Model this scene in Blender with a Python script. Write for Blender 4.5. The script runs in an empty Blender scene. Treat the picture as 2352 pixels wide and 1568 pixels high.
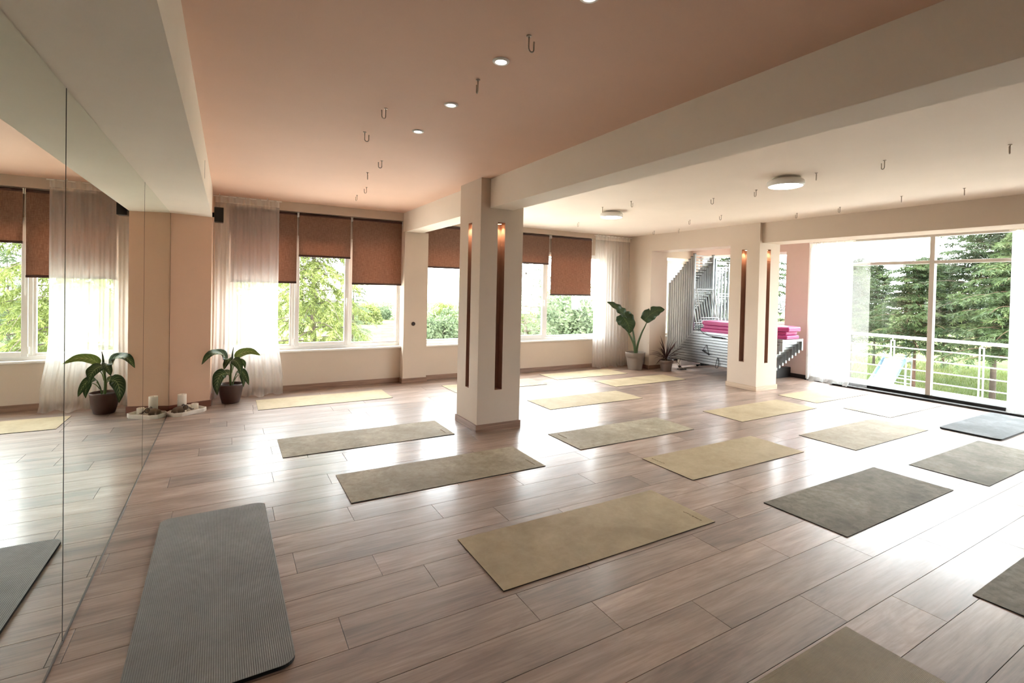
import bpy, bmesh, math, random
from mathutils import Vector, Matrix, Quaternion, noise as mnoise

scene = bpy.context.scene
COL = scene.collection
PI = math.pi

# ---------------------------------------------------------------- camera
F_PX, CX, CY = 1140.43, 1191.51, 679.99
YAW, PITCH, ROLL, CAM_H = 0.5292, -0.0157, 0.0221, 1.72
_f = Vector((math.sin(YAW) * math.cos(PITCH), math.cos(YAW) * math.cos(PITCH), math.sin(PITCH)))
_r = Vector((math.cos(YAW), -math.sin(YAW), 0.0))
_u = _r.cross(_f)
_r2 = _r * math.cos(ROLL) + _u * math.sin(ROLL)
_u2 = -_r * math.sin(ROLL) + _u * math.cos(ROLL)
cam_data = bpy.data.cameras.new('camera')
cam = bpy.data.objects.new('camera', cam_data)
COL.objects.link(cam)
cam.matrix_world = Matrix(((_r2.x, _u2.x, -_f.x, 0), (_r2.y, _u2.y, -_f.y, 0), (_r2.z, _u2.z, -_f.z, CAM_H), (0, 0, 0, 1)))
cam_data.sensor_width = 36.0
cam_data.lens = 36.0 * F_PX / 2352.0
cam_data.shift_x = (1176.0 - CX) / 2352.0
cam_data.shift_y = (CY - 784.0) / 2352.0
cam_data.clip_start = 0.05
cam_data.clip_end = 600.0
scene.camera = cam

# ---------------------------------------------------------------- sky, sun, exposure
SKY_STRENGTH = 8.0
world = bpy.data.worlds.new('sky')
scene.world = world
world.use_nodes = True
bg = world.node_tree.nodes['Background']
bg.inputs[0].default_value = (0.93, 0.97, 1.0, 1.0)
bg.inputs[1].default_value = SKY_STRENGTH
sun_d = bpy.data.lights.new('sun', 'SUN')
sun_d.energy = 7.0
sun_d.angle = math.radians(2.0)
sun_d.color = (1.0, 0.95, 0.86)
sun = bpy.data.objects.new('sun', sun_d)
COL.objects.link(sun)
sun.rotation_euler = Vector((-0.45, -0.55, 0.95)).to_track_quat('Z', 'Y').to_euler()
scene.view_settings.view_transform = 'Standard'
scene.view_settings.look = 'None'
scene.view_settings.gamma = 1.0
scene.view_settings.use_curve_mapping = False
scene.view_settings.exposure = 1.45
cy = scene.cycles
cy.use_denoising = True
cy.use_adaptive_sampling = True
cy.adaptive_threshold = 0.04
cy.max_bounces = 9
cy.diffuse_bounces = 6
cy.glossy_bounces = 5
cy.transmission_bounces = 8
cy.transparent_max_bounces = 16
cy.sample_clamp_indirect = 12.0
cy.caustics_reflective = True
cy.blur_glossy = 0.6
cy.caustics_refractive = False

# ---------------------------------------------------------------- helpers
def lin(c):
    c /= 255.0
    return c / 12.92 if c <= 0.04045 else ((c + 0.055) / 1.055) ** 2.4
def C(r, g, b):
    return (lin(r), lin(g), lin(b), 1.0)

class NT:
    """small node-tree builder"""
    def __init__(self, name):
        self.m = bpy.data.materials.new(name)
        self.m.use_nodes = True
        self.t = self.m.node_tree
        self.t.nodes.clear()
        self.out = self.t.nodes.new('ShaderNodeOutputMaterial')
    def n(self, kind, **kw):
        nd = self.t.nodes.new(kind)
        for k, v in kw.items():
            if k.startswith('i_'):
                key = k[2:]
                key = int(key) if key.isdigit() else key.replace('_', ' ')
                if hasattr(v, 'is_output') or isinstance(v, bpy.types.NodeSocket):
                    self.t.links.new(v, nd.inputs[key])
                else:
                    nd.inputs[key].default_value = v
            else:
                setattr(nd, k, v)
        return nd
    def link(self, a, b):
        self.t.links.new(a, b)
    def surf(self, s):
        self.t.links.new(s, self.out.inputs[0])
    def coord(self, which='Object', scale=(1, 1, 1), rnd=0.0):
        tc = self.n('ShaderNodeTexCoord')
        v = tc.outputs[which]
        if rnd:
            oi = self.n('ShaderNodeObjectInfo')
            mul = self.n('ShaderNodeMath', operation='MULTIPLY', i_0=oi.outputs['Random'], i_1=rnd)
            cb = self.n('ShaderNodeCombineXYZ', i_0=mul.outputs[0], i_1=mul.outputs[0], i_2=mul.outputs[0])
            ad = self.n('ShaderNodeVectorMath', operation='ADD', i_0=v, i_1=cb.outputs[0])
            v = ad.outputs[0]
        mp = self.n('ShaderNodeMapping', i_Vector=v, i_Scale=scale)
        return mp.outputs[0]
    def noise(self, vec, scale, detail=4.0, rough=0.55, dist=0.0):
        return self.n('ShaderNodeTexNoise', i_Vector=vec, i_Scale=scale, i_Detail=detail, i_Roughness=rough, i_Distortion=dist).outputs[0]
    def ramp(self, fac, stops):
        r = self.n('ShaderNodeValToRGB', i_Fac=fac)
        e = r.color_ramp.elements
        e[0].position, e[0].color = stops[0]
        e[1].position, e[1].color = stops[-1]
        for p, c in stops[1:-1]:
            x = e.new(p); x.color = c
        return r.outputs[0]
    def mix(self, fac, a, b, blend='MIX'):
        m = self.n('ShaderNodeMix', data_type='RGBA', blend_type=blend)
        for i, v in ((0, fac), (6, a), (7, b)):
            if isinstance(v, bpy.types.NodeSocket):
                self.t.links.new(v, m.inputs[i])
            else:
                m.inputs[i].default_value = v
        return m.outputs[2]
    def bump(self, h, strength, dist=0.01):
        return self.n('ShaderNodeBump', i_Height=h, i_Strength=strength, i_Distance=dist).outputs[0]
    def bsdf(self, color, rough=0.5, metal=0.0, spec=0.5, normal=None, **kw):
        b = self.n('ShaderNodeBsdfPrincipled')
        for k, v in (('Base Color', color), ('Roughness', rough), ('Metallic', metal), ('Specular IOR Level', spec)):
            if isinstance(v, bpy.types.NodeSocket):
                self.t.links.new(v, b.inputs[k])
            else:
                b.inputs[k].default_value = v
        if normal is not None:
            self.t.links.new(normal, b.inputs['Normal'])
        for k, v in kw.items():
            b.inputs[k.replace('_', ' ')].default_value = v
        return b.outputs[0]

MATS = {}
def plain(name, color, rough=0.5, metal=0.0, spec=0.5, var=0.08, vscale=6.0, bump=0.0, bscale=80.0, rnd=0.0):
    """painted / moulded surface: colour with a slight mottle and optional fine relief"""
    if name in MATS: return MATS[name]
    t = NT(name)
    v = t.coord('Object', rnd=rnd)
    n = t.noise(v, vscale, 5.0)
    dk = tuple(c * (1 - var) for c in color[:3]) + (1,)
    lt = tuple(min(1, c * (1 + var)) for c in color[:3]) + (1,)
    col = t.ramp(n, [(0.3, dk), (0.7, lt)])
    nor = None
    if bump:
        nor = t.bump(t.noise(v, bscale, 3.0), bump, 0.003)
    t.surf(t.bsdf(col, rough, metal, spec, nor))
    MATS[name] = t.m
    return t.m

class MB:
    """collects geometry for ONE mesh object"""
    def __init__(self):
        self.v = []; self.f = []; self.mi = []; self.cur = 0
    def add(self, vs, fs):
        o = len(self.v)
        self.v += [tuple(p) for p in vs]
        self.f += [tuple(i + o for i in f) for f in fs]
        self.mi += [self.cur] * len(fs)
    def box(self, x0, x1, y0, y1, z0, z1):
        self.add([(x0, y0, z0), (x1, y0, z0), (x1, y1, z0), (x0, y1, z0), (x0, y0, z1), (x1, y0, z1), (x1, y1, z1), (x0, y1, z1)],
                 [(0, 3, 2, 1), (4, 5, 6, 7), (0, 1, 5, 4), (1, 2, 6, 5), (2, 3, 7, 6), (3, 0, 4, 7)])
    def prism(self, pts, z0, z1, chamfer=0.0):
        """extruded outline (counter-clockwise) with an optional chamfered top edge"""
        n = len(pts)
        vs = [(x, y, z0) for x, y in pts]
        rings = [z1] if not chamfer else [z1 - chamfer, z1]
        cxm = sum(p[0] for p in pts) / n; cym = sum(p[1] for p in pts) / n
        for k, z in enumerate(rings):
            if k == 1:
                for x, y in pts:
                    d = Vector((cxm - x, cym - y)); L = d.length or 1
                    vs.append((x + d.x / L * chamfer * 1.2, y + d.y / L * chamfer * 1.2, z))
            else:
                vs += [(x, y, z) for x, y in pts]
        fs = [tuple(reversed(range(n)))]
        for k in range(len(rings)):
            for i in range(n):
                j = (i + 1) % n
                fs.append((k * n + i, k * n + j, (k + 1) * n + j, (k + 1) * n + i))
        m = len(rings) * n
        fs.append(tuple(range(m, m + n)))
        self.add(vs, fs)
    def tube(self, path, r, n=8, cap=True, closed=False):
        path = [Vector(p) for p in path]
        rad = r if isinstance(r, (list, tuple)) else [r] * len(path)
        vs = []; fs = []
        up = Vector((0, 0, 1))
        prev = None
        m = len(path)
        for i, p in enumerate(path):
            if closed:
                t = path[(i + 1) % m] - path[i - 1]
            else:
                t = path[min(i + 1, m - 1)] - path[max(i - 1, 0)]
            t = t.normalized() if t.length > 1e-9 else Vector((0, 0, 1))
            if prev is None:
                a = t.cross(up)
                if a.length < 1e-3: a = t.cross(Vector((1, 0, 0)))
                a.normalize()
            else:
                a = prev - t * prev.dot(t)
                if a.length < 1e-6: a = t.cross(up)
                a.normalize()
            prev = a
            b = t.cross(a)
            for k in range(n):
                w = 2 * PI * k / n
                vs.append(p + (a * math.cos(w) + b * math.sin(w)) * rad[i])
        rng = m if closed else m - 1
        for i in range(rng):
            for k in range(n):
                k2 = (k + 1) % n
                i2 = (i + 1) % m
                fs.append((i * n + k, i * n + k2, i2 * n + k2, i2 * n + k))
        if cap and not closed:
            fs.append(tuple(reversed(range(n)))); fs.append(tuple(range((m - 1) * n, m * n)))
        self.add(vs, fs)
    def lathe(self, prof, n=32, c=(0, 0), cap0=True, cap1=True):
        vs = []; fs = []
        for r, z in prof:
            for k in range(n):
                w = 2 * PI * k / n
                vs.append((c[0] + r * math.cos(w), c[1] + r * math.sin(w), z))
        for i in range(len(prof) - 1):
            for k in range(n):
                k2 = (k + 1) % n
                fs.append((i * n + k, i * n + k2, (i + 1) * n + k2, (i + 1) * n + k))
        if cap0: fs.append(tuple(reversed(range(n))))
        if cap1: fs.append(tuple(range((len(prof) - 1) * n, len(prof) * n)))
        self.add(vs, fs)
    def grid(self, fn, nu, nv):
        o = [fn(i / nu, j / nv) for j in range(nv + 1) for i in range(nu + 1)]
        w = nu + 1
        self.add(o, [(j * w + i, j * w + i + 1, (j + 1) * w + i + 1, (j + 1) * w + i) for j in range(nv) for i in range(nu)])
    def mesh(self, name, mats, smooth=False):
        me = bpy.data.meshes.new(name)
        me.from_pydata(self.v, [], self.f)
        for m in (mats if isinstance(mats, (list, tuple)) else [mats]):
            me.materials.append(m)
        if any(self.mi):
            me.polygons.foreach_set('material_index', self.mi)
        if smooth:
            me.polygons.foreach_set('use_smooth', [True] * len(me.polygons))
        me.update()
        return me
    def build(self, name, mats, parent=None, smooth=False, bevel=0.0, seg=2, angle=0.6):
        o = bpy.data.objects.new(name, self.mesh(name, mats, smooth))
        COL.objects.link(o)
        if parent is not None: o.parent = parent
        if bevel:
            b = o.modifiers.new('bevel', 'BEVEL'); b.width = bevel; b.segments = seg
            b.limit_method = 'ANGLE'; b.angle_limit = angle
        return o

def put(me, name, parent=None, loc=None, rot=None):
    o = bpy.data.objects.new(name, me)
    COL.objects.link(o)
    if parent is not None: o.parent = parent
    if loc is not None: o.location = loc
    if rot is not None: o.rotation_euler = rot
    return o
def tag(o, label=None, cat=None, group=None, kind=None):
    if label: o['label'] = label
    if cat: o['category'] = cat
    if group: o['group'] = group
    if kind: o['kind'] = kind
    return o
def empty(name, loc=(0, 0, 0), rz=0.0):
    o = bpy.data.objects.new(name, None)
    COL.objects.link(o)
    o.empty_display_size = 0.1
    o.location = loc; o.rotation_euler = (0, 0, rz)
    return o
def copy_tree(o, parent=None):
    c = o.copy(); COL.objects.link(c); c.parent = parent
    for ch in list(o.children):
        copy_tree(ch, c)
    return c
def bx(name, m, parent, *boxes, bevel=0.0):
    b = MB()
    for q in boxes: b.box(*q)
    return b.build(name, m, parent, bevel=bevel)
def struct(o, label=None):
    o['kind'] = 'structure'
    if label: o['label'] = label
    return o
ORD = ['first', 'second', 'third', 'fourth', 'fifth', 'sixth', 'seventh', 'eighth', 'ninth', 'tenth', 'eleventh', 'twelfth', 'thirteenth', 'fourteenth']

# ---------------------------------------------------------------- materials
WALL = plain('cream_wall_paint', C(203, 187, 171), 0.75, spec=0.25, var=0.02, vscale=2.0, bump=0.06, bscale=220)
WALLW = plain('pale_cream_beam_paint', C(233, 223, 209), 0.75, spec=0.25, var=0.02, vscale=2.0, bump=0.06, bscale=220)
REARW = plain('brown_rear_wall_paint', C(92, 78, 68), 0.8, spec=0.2, var=0.03)
PEACH = plain('peach_wall_paint', C(222, 188, 164), 0.75, spec=0.25, var=0.02, vscale=2.0, bump=0.06, bscale=220)
CEIL = plain('salmon_ceiling_paint', C(229, 194, 172), 0.7, spec=0.25, var=0.035, vscale=0.9, bump=0.03, bscale=60)
CEIL_LIT = plain('window_lit_salmon_ceiling', C(238, 225, 211), 0.7, spec=0.25, var=0.035, vscale=0.9, bump=0.03, bscale=60)  # same salmon paint made paler, window light put into the colour
NICHE = plain('terracotta_niche_paint', C(154, 120, 104), 0.6, spec=0.3, var=0.04)
PVC = plain('white_window_plastic', C(236, 234, 230), 0.35, var=0.015)
ALU_FRAME = plain('grey_painted_door_frame', C(188, 182, 174), 0.4, var=0.03)
BLACK = plain('black_plastic', C(24, 23, 23), 0.45, var=0.05)
RUBBER = plain('black_rubber', C(30, 29, 28), 0.7, var=0.1)
ALU = plain('brushed_aluminium', C(164, 167, 169), 0.38, metal=1.0, var=0.07, vscale=9.0)
ALU_DARK = plain('dark_aluminium', C(70, 72, 73), 0.4, metal=0.8, var=0.1)
CHROME = plain('polished_steel_hook', C(176, 162, 148), 0.3, metal=0.75, var=0.1, vscale=40)
WHITE = plain('white_enamel', C(238, 236, 232), 0.4, var=0.015)
SOIL = plain('potting_soil', C(46, 34, 27), 0.95, var=0.35, vscale=60, bump=0.8, bscale=90)

def wood_floor():
    t = NT('oak_laminate')
    oi = t.n('ShaderNodeObjectInfo')
    v1 = t.coord('Object', (0.9, 5.0, 1.0), rnd=37.0)
    v2 = t.coord('Object', (3.0, 60.0, 1.0), rnd=91.0)
    v3 = t.coord('Object', (0.5, 1.6, 1.0), rnd=17.0)
    n1 = t.noise(v1, 1.6, 8.0, 0.62, 0.8)
    n2 = t.noise(v2, 1.0, 6.0, 0.6, 0.4)
    n3 = t.noise(v3, 1.2, 3.0, 0.5, 0.6)
    c1 = t.ramp(n1, [(0.27, C(134, 108, 94)), (0.45, C(162, 136, 121)), (0.62, C(184, 160, 145)), (0.8, C(200, 179, 166))])
    c2 = t.ramp(n2, [(0.33, C(120, 92, 78)), (0.6, C(255, 255, 255))])
    col = t.mix(0.34, c1, c2, 'MULTIPLY')
    c3 = t.ramp(n3, [(0.35, C(172, 168, 164)), (0.65, C(255, 252, 250))])
    col = t.mix(0.7, col, c3, 'MULTIPLY')
    rv = t.ramp(oi.outputs['Random'], [(0.0, C(232, 227, 224)), (0.5, C(245, 242, 239)), (1.0, C(255, 255, 255))])
    col = t.mix(0.8, col, rv, 'MULTIPLY')
    # knots
    vo = t.n('ShaderNodeTexVoronoi', i_Vector=t.coord('Object', (1.1, 2.6, 1.0), rnd=53.0), i_Scale=1.1)
    kn = t.ramp(vo.outputs['Distance'], [(0.02, (1, 1, 1, 1)), (0.07, (0, 0, 0, 1))])
    kmul = t.n('ShaderNodeMath', operation='MULTIPLY', i_0=kn, i_1=0.55)
    col = t.mix(kmul.outputs[0], col, C(92, 62, 48))
    rr = t.n('ShaderNodeMapRange', i_Value=n1, i_3=0.46, i_4=0.56)
    nor = t.bump(n2, 0.10, 0.002)
    t.surf(t.bsdf(col, rr.outputs[0], 0.0, 0.9, nor, Coat_Weight=0.55, Coat_Roughness=0.2, Coat_IOR=1.55))
    return t.m
FLOOR = wood_floor()
def wood_base(name, c0, c1):
    t = NT(name)
    n = t.noise(t.coord('Object', (1.2, 1.2, 26.0)), 2.0, 6.0, 0.6)
    t.surf(t.bsdf(t.ramp(n, [(0.3, c0), (0.7, c1)]), 0.45))
    return t.m
BASEB = wood_base('brown_skirting_wood', C(120, 92, 76), C(158, 126, 106))
BASEP = wood_base('pale_skirting_wood', C(176, 150, 126), C(204, 182, 158))

def glass_mat():
    t = NT('window_glass')
    geo = t.n('ShaderNodeNewGeometry')
    ior = t.n('ShaderNodeMapRange', i_Value=geo.outputs['Backfacing'], i_3=1.45, i_4=1.0 / 1.45)
    fr = t.n('ShaderNodeFresnel', i_IOR=ior.outputs[0])
    tr = t.n('ShaderNodeBsdfTransparent', i_Color=(0.97, 0.985, 0.98, 1))
    gl = t.n('ShaderNodeBsdfGlossy', i_Roughness=0.02)
    ms = t.n('ShaderNodeMixShader', i_0=fr.outputs[0], i_1=tr.outputs[0], i_2=gl.outputs[0])
    t.surf(ms.outputs[0])
    return t.m
GLASS = glass_mat()
def mirror_mat():
    t = NT('silvered_mirror')
    gl = t.n('ShaderNodeBsdfGlossy', i_Color=(0.86, 0.885, 0.84, 1), i_Roughness=0.0)
    t.surf(gl.outputs[0])
    return t.m
MIRROR = mirror_mat()
def sheer_mat(name='white_sheer_voile', f0=0.36, f1=0.50):
    t = NT(name)
    v = t.coord('Object', (1, 1, 1))
    w = t.n('ShaderNodeTexNoise', i_Vector=v, i_Scale=400.0, i_Detail=1.0).outputs[0]
    fac = t.n('ShaderNodeMapRange', i_Value=w, i_3=f0, i_4=f1)
    tr = t.n('ShaderNodeBsdfTransparent', i_Color=(1, 1, 1, 1))
    df = t.n('ShaderNodeBsdfDiffuse', i_Color=(0.80, 0.76, 0.72, 1))
    tl = t.n('ShaderNodeBsdfTranslucent', i_Color=(0.9, 0.89, 0.87, 1))
    m1 = t.n('ShaderNodeMixShader', i_0=0.55, i_1=df.outputs[0], i_2=tl.outputs[0])
    m2 = t.n('ShaderNodeMixShader', i_0=fac.outputs[0], i_1=tr.outputs[0], i_2=m1.outputs[0])
    t.surf(m2.outputs[0])
    return t.m
SHEER = sheer_mat()
SHEER1 = sheer_mat('single_layer_voile', 0.10, 0.18)
def sheer_dense():
    t = NT('white_curtain_heading')
    df = t.n('ShaderNodeBsdfDiffuse', i_Color=(0.84, 0.81, 0.76, 1))
    tl = t.n('ShaderNodeBsdfTranslucent', i_Color=(0.84, 0.81, 0.76, 1))
    tr = t.n('ShaderNodeBsdfTransparent', i_Color=(1, 1, 1, 1))
    m1 = t.n('ShaderNodeMixShader', i_0=0.5, i_1=df.outputs[0], i_2=tl.outputs[0])
    m2 = t.n('ShaderNodeMixShader', i_0=0.8, i_1=tr.outputs[0], i_2=m1.outputs[0])
    t.surf(m2.outputs[0])
    return t.m
SHEER_D = sheer_dense()
def blind_mat():
    t = NT('brown_woven_blind')
    v = t.coord('Object', (1, 1, 1))
    a = t.noise(t.coord('Object', (14, 14, 160)), 1.0, 4.0, 0.7)
    b = t.noise(t.coord('Object', (160, 160, 14)), 1.0, 4.0, 0.7)
    w = t.mix(0.5, a, b)
    col = t.ramp(w, [(0.35, C(122, 94, 80)), (0.5, C(148, 116, 100)), (0.72, C(184, 152, 134))])
    df = t.n('ShaderNodeBsdfDiffuse', i_Color=col)
    tl = t.n('ShaderNodeBsdfTranslucent', i_Color=t.ramp(w, [(0.3, C(130, 94, 76)), (0.75, C(192, 148, 124))]))
    m1 = t.n('ShaderNodeMixShader', i_0=0.30, i_1=df.outputs[0], i_2=tl.outputs[0])
    t.surf(m1.outputs[0])
    return t.m
BLIND = blind_mat()
BAR = plain('dark_brown_blind_bar', C(74, 46, 38), 0.5, var=0.05)

def emit(name, color, strength):
    t = NT(name)
    e = t.n('ShaderNodeEmission', i_Color=color, i_Strength=strength)
    t.surf(e.outputs[0])
    return t.m
LAMP = emit('lit_diffuser', (1.0, 0.97, 0.92, 1), 6.0)
DOWNL = emit('lit_downlight_lens', (1.0, 0.95, 0.86, 1), 9.0)
WARML = emit('lit_niche_bulb', (1.0, 0.62, 0.32, 1), 9.0)

# ---------------------------------------------------------------- shell dimensions
XM, XS, YRET, YW = -0.658, -0.205, 7.89, 8.71
ZC1, ZC2, ZSOF, ZBEAM = 3.018, 2.966, 2.604, 2.672
YB = -2.4                                     # wall behind the camera
XD = 10.17                                    # plane of the glass door
X_OUT, Y_OUT = 10.40, 8.95

# floor: a dark base slab and individual planks
floor = bx('floor', plain('dark_joint', C(58, 42, 34), 1.0, spec=0.0), None, (XM - 0.3, X_OUT, YB - 0.2, Y_OUT, -0.25, -0.012))
struct(floor, 'grey brown oak laminate floor of long planks')
PLW, PLL, GAP = 0.2605, 1.44, 0.0028
known = {-3: 1.0, -2: 1.9, -1: 0.6, 0: 1.35, 1: 3.316, 2: 2.842, 3: 2.25, 4: 3.19, 5: 2.857, 6: 1.95, 7: 2.5, 8: 2.25, 9: 1.812, 10: 1.40, 11: 2.252, 12: 0.31,
         13: 1.1, 14: 0.79, 15: 0.357, 16: 1.02, 17: 0.7, 18: 0.40, 19: 1.2, 20: 0.05, 21: 0.368}
rng = random.Random(5)
nplank = 0
for k in range(-3, 31):
    y0 = 0.822 + PLW * k; y1 = min(y0 + PLW, YW + 0.12)
    if y0 > YW + 0.02: break
    j = known.get(k, rng.uniform(0, PLL))
    x = j - PLL * math.ceil((j - XM) / PLL)
    while x < XD + 0.1:
        xa, xb = max(x, XM - 0.02), min(x + PLL, XD + 0.1)
        if xb - xa > 0.02:
            pb = MB()
            # chamfered top edges give each joint its fine groove
            g, b = GAP / 2, 0.0004
            X0, X1, Y0, Y1 = xa + g, xb - g, y0 + g, y1 - g
            pb.add([(X0, Y0, -0.012), (X1, Y0, -0.012), (X1, Y1, -0.012), (X0, Y1, -0.012), (X0, Y0, -b), (X1, Y0, -b), (X1, Y1, -b), (X0, Y1, -b),
                    (X0 + b, Y0 + b, 0), (X1 - b, Y0 + b, 0), (X1 - b, Y1 - b, 0), (X0 + b, Y1 - b, 0)],
                   [(0, 1, 5, 4), (1, 2, 6, 5), (2, 3, 7, 6), (3, 0, 4, 7), (4, 5, 9, 8), (5, 6, 10, 9), (6, 7, 11, 10), (7, 4, 8, 11), (8, 9, 10, 11)])
            pb.build('plank', FLOOR, floor)
            nplank += 1
        x += PLL
# floor behind the camera
rear = bx('plank', FLOOR, floor, (XM - 0.02, XD + 0.1, YB, 0.822 - 3 * PLW - 0.002, -0.012, 0.0))

# ceilings
ceil1 = struct(bx('ceiling', CEIL, None, (XM - 0.3, 2.84, YB - 0.2, Y_OUT, ZC1, 3.3)), 'salmon painted ceiling over the mirror side')
ceil2 = struct(bx('ceiling', CEIL_LIT, None, (2.84, 8.36, YB - 0.2, Y_OUT, ZC2, 3.3)), 'salmon ceiling between the two beams, paled by painted window light')
ceil3 = struct(bx('ceiling', WALL, None, (8.36, X_OUT, YB - 0.2, Y_OUT, 2.86, 3.3)), 'cream ceiling strip above the glass door')

# soffit above the mirror, with a thin dark expansion joint
k = MB(); k.prism([(XM - 0.3, YB - 0.2), (XS, YB - 0.2), (XS, 8.05), (XM - 0.02, YRET), (XM - 0.3, YRET)], ZSOF, ZC1 + 0.01)
soff = struct(k.build('trim_1', WALLW), 'boxed cream soffit running above the mirror wall')
bx('joint', BLACK, soff, (XS - 0.001, XS + 0.0015, 5.555, 5.566, 2.69, 2.86))
# mirror-side wall and the return pier at its end
wl = struct(bx('wall_left', WALL, None, (XM - 0.3, XM - 0.016, YB - 0.2, Y_OUT, -0.02, ZSOF)), 'cream wall behind the mirror')
YR2 = 8.05
k = MB(); k.prism([(XM - 0.02, YRET), (XS, YR2), (XS, Y_OUT), (XM - 0.02, Y_OUT)], -0.005, ZC1 + 0.05)
ret = struct(k.build('wall_pier', PEACH), 'peach painted pier at the end of the mirror')
wb = struct(bx('wall_back', REARW, None, (XM - 0.3, X_OUT, YB - 0.2, YB, -0.02, 3.2)), 'brown wall behind the camera, facing the window wall')

# window wall
GLH = 2.50
ww = MB()
ww.box(XS - 0.1, 0.0, YW, Y_OUT, 0.0, ZC1 + 0.05)
ww.box(0.0, 2.68, YW, Y_OUT, -0.01, 0.62)
ww.box(0.0, 2.68, YW, Y_OUT, 2.875, ZC1 + 0.05)
ww.box(0.0, 2.68, YW + 0.12, Y_OUT, GLH, 2.875)
ww.box(2.68, 3.08, YW, Y_OUT, 2.6, 3.2)
ww.box(3.08, 7.34, YW, Y_OUT, -0.01, 0.62)
ww.box(3.08, 7.34, YW, Y_OUT, 2.865, ZC2 + 0.05)
ww.box(3.08, 7.34, YW + 0.12, Y_OUT, GLH, 2.865)
ww.box(7.34, 8.75, YW, Y_OUT, -0.01, ZC2 + 0.05)
ww.box(8.75, 10.05, YW, Y_OUT, -0.01, 0.70)
ww.box(8.75, 10.05, YW, Y_OUT, 2.56, 3.0)
ww.box(10.05, X_OUT, YW, Y_OUT, -0.01, 3.0)
struct(ww.build('wall_front', WALL), 'cream window wall below and above the blinds')
struct(bx('wall_pilaster', WALL, None, (2.665, 3.095, 8.55, Y_OUT, -0.005, ZBEAM + 0.003)), 'cream pilaster between the two window bays')

# beams
struct(bx('beam', WALLW, None, (2.685, 3.0, YB, 8.9, ZBEAM, 3.25), bevel=0.004), 'deep cream beam running from the window wall over the free pillar')
struct(bx('beam', WALL, None, (8.10, 8.62, YB, 5.45, 2.615, 3.2), bevel=0.004), 'cream beam in front of the glass door')

# right side: lintel, jamb wall, outer wall with openings
rw = MB()
rw.box(8.03, 8.52, 5.99, YW + 0.05, 2.60, 3.1)
rw.box(8.03, 8.52, 7.98, YW + 0.05, -0.005, 2.60)
struct(rw.build('wall_alcove', WALL), 'cream wall with the wide opening to the storage alcove')
ro = MB()
ro.box(XD, X_OUT, 5.73, 6.22, -0.02, 3.1)
ro.box(XD, X_OUT, 6.22, 8.5, -0.02, 1.06)
ro.box(XD, X_OUT, 6.22, 8.5, 2.62, 3.1)
ro.box(XD, X_OUT, 8.5, Y_OUT, -0.02, 3.1)
ro.box(XD, X_OUT, YB - 0.2, -0.6, -0.02, 3.1)
ro.box(XD, X_OUT, -0.6, 5.73, 2.79, 3.1)
struct(ro.build('wall_right', plain('dusty_pink_wall_paint', C(200, 176, 165), 0.75, spec=0.25, var=0.02)), 'dusty pink outer wall beside the glass door')

# pillars with lit niches on their faces
def pillar(x0, x1, y0, y1, ztop, nx, ny, label, bmat):
    w, d = 0.10, 0.11
    z0, z1 = 0.485, 2.51
    b = MB()
    b.cur = 0
    # four faces, each with a slot; then the slots' linings
    def face(o, u, n, L, s):
        """o origin (x,y), u along, n inward, L length, s slot start"""
        P = lambda a, z, t=0.0: (o[0] + u[0] * a + n[0] * t, o[1] + u[1] * a + n[1] * t, z)
        q = lambda a0, a1, za, zb: b.add([P(a0, za), P(a1, za), P(a1, zb), P(a0, zb)], [(0, 1, 2, 3)])
        b.cur = 0
        q(0, s, 0, ztop); q(s + w, L, 0, ztop); q(s, s + w, 0, z0); q(s, s + w, z1, ztop)
        b.cur = 1
        b.add([P(s, z0, d), P(s + w, z0, d), P(s + w, z1, d), P(s, z1, d)], [(0, 1, 2, 3)])
        b.add([P(s, z0), P(s, z0, d), P(s, z1, d), P(s, z1)], [(0, 1, 2, 3)])
        b.add([P(s + w, z0), P(s + w, z0, d), P(s + w, z1, d), P(s + w, z1)], [(3, 2, 1, 0)])
        b.add([P(s, z0), P(s + w, z0), P(s + w, z0, d), P(s, z0, d)], [(0, 1, 2, 3)])
        b.add([P(s, z1), P(s + w, z1), P(s + w, z1, d), P(s, z1, d)], [(3, 2, 1, 0)])
    face((x0, y0), (1, 0), (0, 1), x1 - x0, nx - x0 - w / 2)
    face((x1, y0), (0, 1), (-1, 0), y1 - y0, (y1 - y0) / 2 - w / 2)
    face((x1, y1), (-1, 0), (0, -1), x1 - x0, (x1 - x0) / 2 - w / 2)
    face((x0, y1), (0, -1), (1, 0), y1 - y0, y1 - ny - w / 2)
    p = b.build('pillar', [WALL, NICHE])
    struct(p, label)
    s = 0.016; h = 0.085
    k = MB()
    k.box(x0 - s, x1 + s, y0 - s, y0, 0, h); k.box(x0 - s, x1 + s, y1, y1 + s, 0, h)
    k.box(x0 - s, x0, y0, y1, 0, h); k.box(x1, x1 + s, y0, y1, 0, h)
    k.build('skirting', bmat, p, bevel=0.003)
    return p
def niche_light(x, y, zt, label):
    e = empty('niche_spotlight', (x, y, zt))
    tag(e, label, 'spotlight', 'small warm spotlights in the pillar niches')
    k = MB(); k.lathe([(0.030, -0.001), (0.034, -0.010), (0.026, -0.014)], 20); k.build('ring', CHROME, e, smooth=True)
    k = MB(); k.lathe([(0.024, -0.013), (0.022, -0.016)], 20); k.build('bulb', WARML, e)
    ld = bpy.data.lights.new('niche_spotlight_light', 'SPOT')
    ld.energy = 3.2; ld.color = (1.0, 0.68, 0.42); ld.spot_size = math.radians(120); ld.spot_blend = 0.8; ld.shadow_soft_size = 0.02
    lo = bpy.data.objects.new('niche_spotlight_light', ld); COL.objects.link(lo); lo.parent = e; lo.location = (0, 0, -0.02)
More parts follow.
